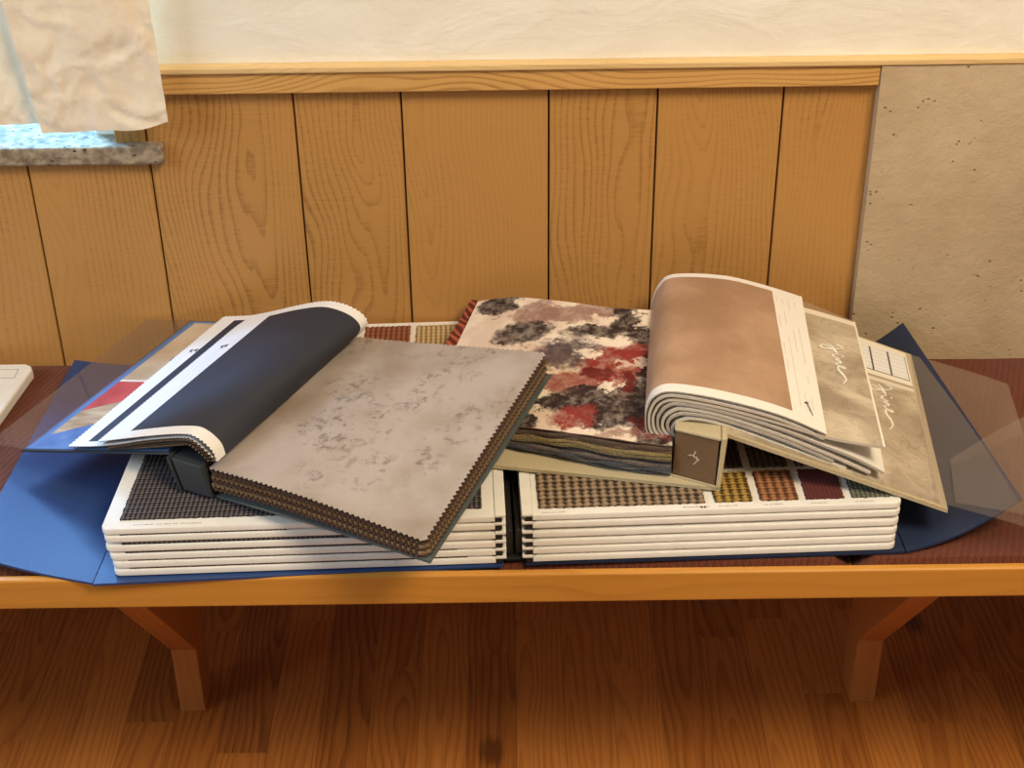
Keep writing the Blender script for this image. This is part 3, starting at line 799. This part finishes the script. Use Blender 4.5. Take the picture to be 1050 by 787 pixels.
# small stamped marks on the label strips
def on(rowsF, rowsB, u, v, lift=.0006):
    F = resample(rowsF, 101); Bk = resample(rowsB, 101); a = u*100; i = min(99, int(a)); q = a-i
    return F[i].lerp(F[i+1], q).lerp(Bk[i].lerp(Bk[i+1], q), v)+V((0, 0, lift))
def stroke(pts2, mapf, w, name, mat, parent, th=.0002, label=None):
    """a ribbon lettering stroke: list of polylines in surface parameters"""
    m = MB()
    for pl in pts2:
        P = resample([(a, b, 0) for a, b in pl], max(6, len(pl)*6)); W = [mapf(p.x, p.y) for p in P]
        b0 = len(m.v); n = len(W)
        for i in range(n):
            t = (W[min(i+1, n-1)]-W[max(i-1, 0)]).normalized(); s = t.cross(V((0, 0, 1))).normalized()
            ww = w*(.45+.55*math.sin(math.pi*min(1, max(0, (i+.6)/n))))*.5
            for sg in (-1, 1):
                m.v.append(tuple(W[i]+s*ww*sg)); 
            for sg in (-1, 1): m.v.append(tuple(W[i]+s*ww*sg+V((0, 0, th))))
        for i in range(n-1):
            a = b0+i*4; c = a+4
            m.face([a+2, a+3, c+3, c+2]); m.face([a, c, c+1, a+1]); m.face([a, a+2, c+2, c]); m.face([a+1, c+1, c+3, a+3])
    return m.build(name, mat, parent, label=label)
for (F_, B_, u0, v0) in ((BF, BBk, .875, .70), (BF2, BBk2, .925, .70)):
    stroke([[(u0-.02, v0), (u0-.005, v0+.012), (u0-.018, v0+.02)], [(u0+.01, v0-.004), (u0+.022, v0+.010), (u0+.008, v0+.016)]], lambda a, b, F_=F_, B_=B_: on(F_, B_, a, b), .0022, 'printed_mark', M['ink_dark'], bookB)

# ------------------------------------------------------------------ RIGHT FABRIC BOOK
bookC = thing('fabric_swatch_book', (.10, -.22, .5135), 'cream linen fabric swatch book open at a painted flower fabric, pages rolled over right', 'swatch book')
WV = V((.11, .994, 0)).normalized()
# base board, spine, right board
slab([V((-.120, -.3260, .5178)), V((.2215, -.3935, .5178)), V((.2560, -.0700, .5178)), V((-.0500, -.0230, .5178))], .0042, 'cover', M['cream_board'], bookC, label='cream cover board under the flower fabric')
S1 = {'TL': V((.1740, -.3680, .5745)), 'TR': V((.2180, -.3880, .5745)), 'BR': V((.2155, -.3920, .5195)), 'BL': V((.1720, -.3690, .5195))}
blk = prism4(S1, WV*.318, 'spine_block', M['brown_label'], bookC, label='brown end face of the spine')
m = MB(); c = [V((.2165, -.3945, .5180)), V((.2215, -.3950, .5180)), V((.2560, -.0700, .5180)), V((.2510, -.0700, .5180))]
d = [V((.2200, -.3915, .5790)), V((.2262, -.3905, .5790)), V((.2612, -.0660, .5790)), V((.2550, -.0660, .5790))]
m.hexa(c+d); m.build('spine', M['cream_board'], bookC, bevel=.0012)
m = MB(); c = [V((.1725, -.3690, .5748)), V((.2195, -.3905, .5748)), V((.2545, -.0680, .5748)), V((.2080, -.0500, .5748))]
m.hexa(c+[p+V((0, 0, .0040)) for p in c]); m.build('spine_cloth', M['cream_board'], bookC, bevel=.0016)
m = MB(); c = [V((.1700, -.3705, .5180)), V((.2165, -.3945, .5180)), V((.2165, -.3925, .5180)), V((.1700, -.3685, .5180))]
m.hexa(c+[p+V((0, 0, .0022)) for p in c]); m.build('spine_edging', M['cream_board'], bookC)
C0, C1 = V((.2262, -.3800, .5790)), V((.4630, -.4130, .5000))
C2, C3 = V((.4955, -.0930, .5000)), V((.2612, -.0600, .5790))
CC = [C0, C1, C2, C3]
ccov = slab(CC, .0050, 'cover', M['cream_board'], bookC, label='cream cover board sloping down to the right')

def wall_picture(name, u0, seed):
    """printed photograph of a taupe wall with white mouldings (and a paned window)"""
    n = N(name, .4, .45); u, v, _ = n.sep(n.uv())
    nz = n.noise(n.comb(n.mul(u, 3.), n.mul(v, 4.), seed), 1., 5., .6, .8); vein = n.math('ABSOLUTE', n.sub(n.noise(n.comb(n.mul(u, 5.), n.mul(v, 8.), seed+3.), 1., 3., .6, 1.), .5))
    c = n.mix(n.step(nz, .3, .7), rgb(158, 142, 120), rgb(212, 198, 174))
    c = n.mix(n.mul(n.step(vein, .02, .0), .35), c, rgb(120, 92, 70))
    return n, u, v, c
n, u, v, c = wall_picture('printed wall photograph with window', 0, 1.)
# band of white moulding and window panes at the back
vm = n.add(v, n.mul(n.sub(u, .8), -.06))
c = n.mix(n.step(vm, .700, .703), c, rgb(226, 216, 196)); c = n.mix(n.step(vm, .725, .728), c, rgb(176, 160, 136)); c = n.mix(n.step(vm, .742, .745), c, rgb(238, 232, 218))
inw = n.mul(n.mul(n.step(vm, .775, .778), n.step(vm, .958, .955)), n.mul(n.step(u, .965, .962), n.step(u, .40, .403)))
pane = n.mix(n.step(n.math('FRACT', n.mul(vm, 34.)), .45, .55), rgb(228, 228, 228), rgb(238, 238, 236))
mull = n.math('FRACT', n.math('DIVIDE', n.sub(u, .38), .0975)); mu = n.math('MAXIMUM', n.step(mull, .06, .04), n.step(mull, .94, .96))
mu = n.math('MAXIMUM', mu, n.step(vm, .784, .781))
c = n.mix(inw, c, n.mix(mu, pane, rgb(84, 80, 80)))
c = n.mix(n.step(u, .972, .975), c, rgb(196, 178, 150))
n.color(c); M['picture_window'] = n.m
lin_ = [bil(CC, .02, .012)+V((0, 0, .0006)), bil(CC, .992, .012)+V((0, 0, .0006)), bil(CC, .992, .988)+V((0, 0, .0006)), bil(CC, .02, .988)+V((0, 0, .0006))]
epc = slab(lin_, .0004, 'endpaper', M['picture_window'], ccov, label='printed photograph of a taupe wall and a paned window')

# handwritten word "fine" as the photograph shows it, white on both pictures
FINE = [[(.00, .62), (.05, .78), (.10, .74), (.13, .52), (.16, .18), (.12, .02), (.07, .14), (.13, .36), (.24, .50)],
        [(.02, .34), (.12, .46), (.26, .52)],
        [(.26, .50), (.29, .36), (.33, .34), (.36, .44)], [(.285, .66), (.305, .70)],
        [(.36, .44), (.38, .52), (.40, .38), (.44, .50), (.48, .50), (.49, .36), (.53, .36), (.56, .42)],
        [(.56, .42), (.61, .52), (.61, .60), (.57, .54), (.58, .38), (.66, .34), (.78, .44), (.90, .46), (1.0, .30)]]
def script(mapf, org, du, dv, parent, w=.0019, name='script_lettering', mat='ink_white'):
    """org + x*du + y*dv in surface parameters"""
    P = [[(org[0]+x*du[0]+y*dv[0], org[1]+x*du[1]+y*dv[1]) for x, y in pl] for pl in FINE]
    return stroke(P, mapf, w, name, M[mat], parent)
script(lambda a, b: bil(CC, a, b)+V((0, 0, .0011)), (.725, .665), (.020, -.300), (.150, .040), ccov, w=.0026)

# fabric layers under the flowers
FR = [(-.115, -.3300, .5360), (-.060, -.3200, .5430), (-.022, -.3120, .5480), (.05, -.3370, .5560), (.11, -.3600, .5600), (.1700, -.3740, .5600)]
BR = [(-.0415, -.0310, .5490), (0., -.0400, .5590), (.055, -.0620, .5660), (.12, -.0850, .5680), (.17, -.0930, .5680), (.2020, -.0850, .5600)]
n = N('painted flower fabric', .75, .25); u, v, _ = n.sep(n.uv())
base = n.comb(u, v, 0.)
wx = n.noise(n.vscale(base, 38, 38, 1), 1., 6., .7); wy = n.noise(n.vadd(n.vscale(base, 38, 38, 1), n.comb(31., 7., 0.)), 1., 6., .7)
lx = n.noise(n.vscale(base, 140, 140, 1), 1., 4., .7); ly = n.noise(n.vadd(n.vscale(base, 70, 70, 1), n.comb(3., 5., 0.)), 1., 6., .75)
U = n.add(u, n.add(n.mul(n.sub(wx, .5), .060), n.mul(n.sub(lx, .5), .022))); W_ = n.add(v, n.add(n.mul(n.sub(wy, .5), .060), n.mul(n.sub(lx, .5), .022)))
cl = n.noise(n.vscale(base, 16, 16, 1), 1., 4.)
c = n.mix(n.step(cl, .35, .65), rgb(214, 190, 168), rgb(238, 222, 200))
taup, dk, red_, dred, gry, crm = rgb(146, 110, 96), rgb(44, 30, 29), rgb(138, 46, 38), rgb(100, 28, 26), rgb(78, 66, 68), rgb(236, 218, 196)
BL = [(.032, -.088, .026, .026, taup, .8), (.075, -.098, .036, .018, taup, .75), (.120, -.085, .030, .018, taup, .6), (-.018, -.054, .024, .020, dk, .95), (.013, -.130, .031, .022, dk, .85),
      (.036, -.187, .030, .024, taup, .7), (.066, -.185, .036, .028, gry, .85), (.098, -.140, .032, .014, dk, .9), (.138, -.113, .020, .036, dk, .95), (.156, -.152, .017, .024, dk, .95),
      (.122, -.215, .038, .036, red_, .9), (.070, -.247, .036, .020, red_, .75), (.150, -.190, .022, .020, red_, .8), (.100, -.230, .016, .012, dred, .9),
      (.078, -.284, .040, .022, dk, .95), (.040, -.283, .018, .008, dk, .95), (.106, -.318, .034, .020, dk, .95), (.138, -.290, .018, .036, dk, .9), (.068, -.315, .022, .020, red_, .95), (.145, -.340, .018, .018, dred, .95),
      (.094, -.262, .030, .006, dk, .8), (.012, -.312, .015, .020, dk, .9), (.130, -.250, .010, .018, dred, .9), (.160, -.240, .012, .04, dk, .85),
      (.155, -.365, .020, .010, dk, .9), (.110, -.350, .022, .006, taup, .7), (.172, -.330, .012, .03, red_, .9), (.004, -.215, .012, .010, taup, .6),
      (.102, -.257, .0085, .009, crm, 1.), (.114, -.262, .005, .008, crm, 1.), (.090, -.190, .014, .010, crm, .9), (.140, -.212, .018, .005, crm, .55), (.168, -.094, .012, .016, crm, .9), (.166, -.125, .012, .012, crm, .8), (.115, -.112, .014, .007, crm, .8)]
for (cx, cy, rx, ry, col, al) in BL:
    dx = n.math('DIVIDE', n.sub(U, cx), rx); dy = n.math('DIVIDE', n.sub(W_, cy), ry)
    q = n.add(n.mul(dx, dx), n.mul(dy, dy))
    wash = n.add(n.mul(n.step(ly, .36, .60), .30), .72)
    c = n.mix(n.mul(n.step(q, 1.75, .75), n.math('MINIMUM', n.mul(wash, min(1, al+.12)), 1.0)), c, col)
wb = n.noise(n.vscale(base, 900, 900, 1), 1., 2.)
c = n.mix(n.mul(n.step(wb, .4, .7), .05), c, rgb(120, 96, 80))
n.color(c); n.bump(wb, .1, .0006); M['flowers'] = n.m
lay_cols = [(112, 92, 78), (140, 112, 94), (176, 154, 104), (138, 124, 90), (84, 78, 82), (128, 116, 108), (98, 100, 106), (146, 144, 140), (96, 98, 100)]
M['sheet_edge'] = plain('raw fabric edge', rgb(128, 98, 82), .9)
random.seed(11)
def layer(k, total, mat, name, label=None, front_j=0., left_j=0., wave=.0012, uvw=True, th=.0026, na=70, nb=30):
    base = .5182; q = 1-k/total; ph = random.uniform(0, 6)
    F = [(x, y+front_j, base+(z-base)*q) for x, y, z in FR]; Bk = [(x, y, base+(z-base)*q) for x, y, z in BR]
    F = resample(F, na+1); Bk = resample(Bk, na+1); m = MB(); rows = []
    for i in range(na+1):
        r = []
        for j in range(nb+1):
            t = j/nb; p = F[i].lerp(Bk[i], t)
            w = wave*(math.sin(i*.24+ph)+.6*math.sin(i*.61+ph*2))*(1-t)**2*q
            p.z += (w if k else w*.3)+(.0022*math.sin(math.pi*t)*math.sin(math.pi*i/na) if not k else 0)
            if i == 0: p.x -= left_j
            if k and j == 0: p.y += .0012*math.sin(i*.5+ph*3)
            r.append(p)
        rows.append(r)
    m.grid(rows, th, uvf=lambda i, j: (rows[i][j].x, rows[i][j].y), thick_dir=(0, 0, 1), edge_mi=1, bot_mi=1)
    return m.build(name, [mat, mat if k else M['sheet_edge']], bookC, smooth=True, label=label)
for k in range(1, 10):
    layer(k, 10, plain('layered fabric %d' % k, rgb(*lay_cols[k-1]), .9, .15, .12, 500, .3), 'swatch', front_j=random.uniform(-.0030, .0018), th=.0030)
layer(0, 10, M['flowers'], 'swatch', label='cream fabric painted with red and black flowers', th=.0014, na=90, nb=60)
# rust carved-pile swatch sticking out at the back left corner
n = N('rust carved velvet', .85, .2); o = n.obj(); x, y, z = n.sep(o); dn = n.noise(o, 40, 3)
st = n.math('SINE', n.add(n.mul(n.add(x, n.mul(y, .8)), 420.), n.mul(dn, 9.)))
n.color(n.mix(n.step(st, -.5, .7), rgb(96, 42, 30), rgb(168, 88, 66))); n.bump(st, .6, .002); M['rust_velvet'] = n.m
slab([V((-.0860, -.1500, .5400)), V((-.0300, -.1500, .5360)), V((-.0200, -.0250, .5430)), V((-.0515, -.0200, .5470))], .0040, 'swatch', M['rust_velvet'], bookC, 10, 20, bow=lambda s, t: (0, 0, .003*math.sin(6*t)), label='rust red carved velvet swatch sticking out at the back')

# rolled-over pages
CF = [[(0.1841, -0.3577, 0.5342), (0.1629, -0.3537, 0.5446), (0.1457, -0.3505, 0.5592), (0.142, -0.3498, 0.5777), (0.1444, -0.3502, 0.5967), (0.1521, -0.3517, 0.6098), (0.1702, -0.3551, 0.6166), (0.2209, -0.3647, 0.6122), (0.2818, -0.3762, 0.5991), (0.3313, -0.3856, 0.5799)], [(0.184, -0.3577, 0.5368), (0.1648, -0.3541, 0.5474), (0.1488, -0.351, 0.5609), (0.145, -0.3503, 0.5781), (0.1476, -0.3508, 0.5946), (0.1553, -0.3523, 0.6065), (0.1724, -0.3555, 0.6126), (0.2211, -0.3647, 0.6073), (0.2822, -0.3763, 0.5942), (0.3298, -0.3853, 0.5747)], [(0.1839, -0.3577, 0.5381), (0.1679, -0.3547, 0.549), (0.1528, -0.3518, 0.5626), (0.1492, -0.3511, 0.5785), (0.1518, -0.3516, 0.5913), (0.1585, -0.3529, 0.6019), (0.1746, -0.3559, 0.6073), (0.2214, -0.3648, 0.6024), (0.2826, -0.3764, 0.5893), (0.3336, -0.386, 0.5764), (0.3917, -0.397, 0.5705)], [(0.1838, -0.3577, 0.5393), (0.1708, -0.3552, 0.5519), (0.1569, -0.3526, 0.5643), (0.1543, -0.3521, 0.5778), (0.157, -0.3526, 0.5881), (0.1638, -0.3539, 0.5975), (0.1779, -0.3566, 0.6027), (0.2217, -0.3648, 0.5975), (0.2832, -0.3765, 0.582), (0.3348, -0.3862, 0.5641), (0.3658, -0.3921, 0.5526), (0.3943, -0.3975, 0.5383)], [(0.1848, -0.3579, 0.5407), (0.1729, -0.3556, 0.5534), (0.161, -0.3534, 0.566), (0.1596, -0.3531, 0.5759), (0.1623, -0.3536, 0.5849), (0.1692, -0.3549, 0.5919), (0.1812, -0.3572, 0.5969), (0.222, -0.3649, 0.5926), (0.2838, -0.3766, 0.5746), (0.3356, -0.3864, 0.5554), (0.3805, -0.3949, 0.5366)], [(0.1848, -0.3579, 0.5414), (0.1749, -0.356, 0.5549), (0.1661, -0.3543, 0.5666), (0.1648, -0.3541, 0.574), (0.1675, -0.3546, 0.5818), (0.1734, -0.3557, 0.5874), (0.1855, -0.358, 0.5912), (0.2223, -0.365, 0.5877), (0.2841, -0.3767, 0.5696), (0.3414, -0.3875, 0.5473)], [(0.1847, -0.3579, 0.542), (0.177, -0.3564, 0.5526), (0.1715, -0.3553, 0.5609), (0.1702, -0.3551, 0.5683), (0.1729, -0.3556, 0.5761), (0.1798, -0.3569, 0.5819), (0.1919, -0.3592, 0.5857), (0.2227, -0.365, 0.5815), (0.2848, -0.3768, 0.561), (0.3552, -0.3901, 0.5388)]]
CB = [[(0.2097, -0.0581, 0.4925), (0.185, -0.0535, 0.5073), (0.1734, -0.0513, 0.5274), (0.1738, -0.0513, 0.5484), (0.1768, -0.0519, 0.5653), (0.1822, -0.0529, 0.5808), (0.1992, -0.0561, 0.5973), (0.2575, -0.0672, 0.6009), (0.3044, -0.0761, 0.5929), (0.3539, -0.0854, 0.5797)], [(0.2115, -0.0585, 0.4946), (0.1868, -0.0538, 0.508), (0.1752, -0.0516, 0.5264), (0.1757, -0.0517, 0.5458), (0.1787, -0.0523, 0.5614), (0.1841, -0.0533, 0.5766), (0.2012, -0.0565, 0.5931), (0.2595, -0.0676, 0.5968), (0.3065, -0.0764, 0.5887), (0.3521, -0.0851, 0.5741)], [(0.2132, -0.0588, 0.4967), (0.1885, -0.0541, 0.5087), (0.1771, -0.052, 0.5255), (0.1776, -0.0521, 0.5432), (0.1807, -0.0526, 0.5575), (0.1861, -0.0537, 0.5724), (0.2031, -0.0569, 0.5889), (0.2615, -0.0679, 0.5926), (0.3085, -0.0768, 0.5846), (0.3544, -0.0855, 0.5743), (0.4199, -0.0979, 0.5503)], [(0.2149, -0.0591, 0.4989), (0.1903, -0.0545, 0.5095), (0.1789, -0.0523, 0.5245), (0.1795, -0.0524, 0.5406), (0.1826, -0.053, 0.5535), (0.188, -0.054, 0.5682), (0.2051, -0.0573, 0.5847), (0.2635, -0.0683, 0.5885), (0.3105, -0.0772, 0.5804), (0.3555, -0.0857, 0.5608), (0.4307, -0.0999, 0.5237)], [(0.2166, -0.0594, 0.501), (0.1921, -0.0548, 0.5102), (0.1807, -0.0527, 0.5236), (0.1814, -0.0528, 0.5379), (0.1846, -0.0534, 0.5496), (0.19, -0.0544, 0.564), (0.207, -0.0576, 0.5806), (0.2655, -0.0687, 0.5843), (0.3126, -0.0776, 0.5763), (0.3561, -0.0858, 0.554), (0.4163, -0.0972, 0.5293)], [(0.2183, -0.0598, 0.5031), (0.1939, -0.0551, 0.5109), (0.1826, -0.053, 0.5226), (0.1833, -0.0531, 0.5353), (0.1865, -0.0537, 0.5457), (0.1919, -0.0548, 0.5597), (0.209, -0.058, 0.5764), (0.2675, -0.0691, 0.5802), (0.3146, -0.078, 0.5721), (0.3724, -0.0889, 0.5404)], [(0.22, -0.0601, 0.5052), (0.1957, -0.0555, 0.5117), (0.1844, -0.0533, 0.5216), (0.1852, -0.0535, 0.5327), (0.1884, -0.0541, 0.5417), (0.1939, -0.0551, 0.5555), (0.2109, -0.0584, 0.5722), (0.2695, -0.0694, 0.576), (0.3167, -0.0784, 0.5679), (0.3849, -0.0913, 0.5305)]]
def paper(name, c=rgb(236, 232, 222)): return plain(name, c, .6, .3, .02, 60)
M['paper'] = paper('white card page'); M['paper_grey'] = paper('grey fabric backing', rgb(180, 170, 154)); M['paper_warm'] = paper('warm paper edge', rgb(206, 196, 176))
def brown(n):
    o = n.obj(); x, y, z = n.sep(o); g = n.noise(o, 10, 5, .6); w1 = n.math('SINE', n.mul(x, 2600.)); w2 = n.math('SINE', n.mul(y, 2600.)); f = n.noise(n.vscale(o, 300, 40, 300), 1., 2.)
    return n.mix(n.add(n.step(g, .3, .72), n.mul(n.sub(f, .5), .3)), rgb(160, 126, 98), rgb(186, 152, 124))
M['card_brown'] = card_mat('brown fabric framed in white card', brown, .868, .058, .965, lines=5, ink=(150, 140, 132), paper=rgb(238, 233, 224))
n, u, v, c = wall_picture('printed wall photograph', 0, 5.)
vm = n.add(v, n.mul(n.sub(u, .85), -.25))
c = n.mix(n.step(vm, .915, .918), c, rgb(236, 226, 206)); c = n.mix(n.step(vm, .955, .958), c, rgb(160, 132, 104))
c = n.mix(n.step(u, .992, .994), c, rgb(238, 232, 218))
n.color(c); M['picture_wall'] = n.m
labels = ['brown swatch framed in white card on top of the roll', None, 'printed photograph of a taupe wall', None, None, None, None]
mats = [M['card_brown'], M['paper'], M['picture_wall'], M['paper'], M['paper'], M['paper'], M['paper']]
bots = [M['paper_grey'], M['paper_warm'], M['paper_warm'], M['paper_grey'], M['paper_warm'], M['paper_grey'], M['paper_warm']]
for k in range(7):
    folded(CF[k], CB[k], 'page', [mats[k], bots[k]], bookC, 64, 24, .0030 if k else .0016, bulge=.002 if k == 0 else 0, label=labels[k], flip=True)
script(lambda a, b: on(CF[2], CB[2], a, b, .0009), (.835, .690), (.030, -.300), (.110, .04), bookC, w=.0026)
script(lambda a, b: on(CF[0], CB[0], a, b, .0009), (.925, .16), (.02, -.085), (.02, .01), bookC, w=.0008, name='printed_mark', mat='ink_dark')
# the twig-like mark on the spine face
e1 = (S1['TR']-S1['TL']); e2 = (S1['TL']-S1['BL']); nrm = e1.cross(e2).normalized()
if nrm.y > 0: nrm = -nrm
def onface(a, b): return S1['BL']+e1*a+e2*b+nrm*.0006
def ribbon(pl, w, m):
    P = resample([(a, b, 0) for a, b in pl], 24); W = [onface(p.x, p.y) for p in P]; b0 = len(m.v); q = len(W)
    for i in range(q):
        t = (W[min(i+1, q-1)]-W[max(i-1, 0)]).normalized(); s = t.cross(nrm).normalized(); ww = w*(.35+.65*math.sin(math.pi*(i+.5)/q))*.5
        m.v += [tuple(W[i]-s*ww), tuple(W[i]+s*ww), tuple(W[i]-s*ww+nrm*.0002), tuple(W[i]+s*ww+nrm*.0002)]
    for i in range(q-1):
        a = b0+4*i; c = a+4
        m.face([a+2, c+2, c+3, a+3]); m.face([a, a+1, c+1, c]); m.face([a, c, c+2, a+2]); m.face([a+1, a+3, c+3, c+1])
m = MB()
ribbon([(.47, .66), (.50, .62), (.46, .58), (.47, .53), (.50, .48)], .0011, m)
ribbon([(.33, .53), (.40, .545), (.47, .53)], .0010, m)
ribbon([(.47, .52), (.53, .53), (.545, .47), (.52, .40), (.46, .34)], .0011, m)
ribbon([(.55, .50), (.585, .48), (.58, .44)], .0009, m)
m.build('printed_mark', M['ink_cream'], blk)
# films
FC = [V((.4500, -.4080, .5068)), V((.5680, -.4530, .4925)), V((.6000, -.1520, .4925)), V((.4930, -.0985, .5030))]
slab(FC, .0003, 'protective_film', M['film'], bookC, 16, 24, bow=lambda s, t: (0, 0, .003*math.sin(math.pi*s)*math.sin(2.2*t+.4)), label='clear film sheet reaching past the sloping cover')
FD = [V((.4700, -.4130, .5085)), V((.6200, -.4650, .5010)), V((.6350, -.2100, .5010)), V((.4830, -.3350, .5110))]
slab(FD, .0003, 'protective_film', M['film'], bookC, 16, 16, bow=lambda s, t: (0, 0, .004*math.sin(math.pi*s)), label='second clear film sheet at the front right')

# ------------------------------------------------------------------ FAR LEFT SAMPLE BOARD
bd = thing('carpet_sample_board', (-.75, -.18, .4505), 'white sample board with rounded corner lying on the cushion at the left picture edge', 'sample board')
m = MB()
poly = [(-.93, -.335), (-.655, -.335), (-.6480, -.330), (-.6130, -.0440), (-.6170, -.0345), (-.6250, -.0300), (-.90, -.030)]
m.prism(poly, .4510, .4660); m.build('page', M['page_white'], bd, bevel=.003, segs=3)
m = MB()
def rect_ring(x0, y0, x1, y1, w, z):
    for a, b, c, d in ((x0, y0, x1, y0+w), (x0, y1-w, x1, y1), (x0, y0+w, x0+w, y1-w), (x1-w, y0+w, x1, y1-w)): m.box((a, b, z), (c, d, z+.0002))
rect_ring(-.668, -.066, -.630, -.044, .0008, .4661)
m.build('printed_frame', M['caption_ink'], bd)
m = MB(); m.box((-.6580, -.1020, .4661), (-.6545, -.0985, .4663)); m.build('printed_mark', M['ink_dark'], bd)
m = MB(); m.box((-.90, -.31, .4661), (-.70, -.07, .4685)); m.build('carpet_sample', M['carpet_dark'], bd)

# ------------------------------------------------------------------ LIGHT
def area(name, loc, target, size, power, col, size_y=None):
    l = bpy.data.lights.new(name, 'AREA'); l.energy = power; l.color = col; l.shape = 'RECTANGLE' if size_y else 'SQUARE'; l.size = size
    if size_y: l.size_y = size_y
    o = bpy.data.objects.new(name, l); COL.objects.link(o); o.location = loc
    o.rotation_euler = (V(target)-V(loc)).to_track_quat('-Z', 'Y').to_euler(); return o
area('ceiling_lamp', (1.0, -1.55, 2.7), (.1, -.1, .5), .8, 60, (1., .81, .57))
area('window_daylight_left', (-2.6, -1.3, 1.9), (-.3, -.2, .5), 1.3, 48, (.70, .82, 1.), 1.5)
area('daylight_outside_window', (-1.3, 1.1, 2.2), (-.95, .05, .76), 1.2, 400, (.20, .50, 1.), 1.2)
wd = bpy.data.worlds.new('World'); sc.world = wd; wd.use_nodes = True
wd.node_tree.nodes['Background'].inputs[0].default_value = (1., .88, .74, 1); wd.node_tree.nodes['Background'].inputs[1].default_value = .20

# ------------------------------------------------------------------ CAMERA
cam = bpy.data.cameras.new('Camera'); cam.sensor_fit = 'HORIZONTAL'; cam.sensor_width = 36; cam.lens = 36*1600/1050.; cam.clip_start = .05
co = bpy.data.objects.new('Camera', cam); COL.objects.link(co)
P_, R_ = math.radians(32), .0131
fw = V((0, math.cos(P_), -math.sin(P_))); up0 = V((0, math.sin(P_), math.cos(P_))); rt0 = V((1, 0, 0))
rt = rt0*math.cos(R_)-up0*math.sin(R_); up = up0*math.cos(R_)+rt0*math.sin(R_)
co.matrix_world = Matrix(((rt.x, up.x, -fw.x, 0), (rt.y, up.y, -fw.y, -1.75), (rt.z, up.z, -fw.z, 1.5), (0, 0, 0, 1)))
sc.camera = co
vs = sc.view_settings; vs.view_transform = 'Standard'; vs.look = 'None'; vs.gamma = 1; vs.use_curve_mapping = False; vs.exposure = 0.0
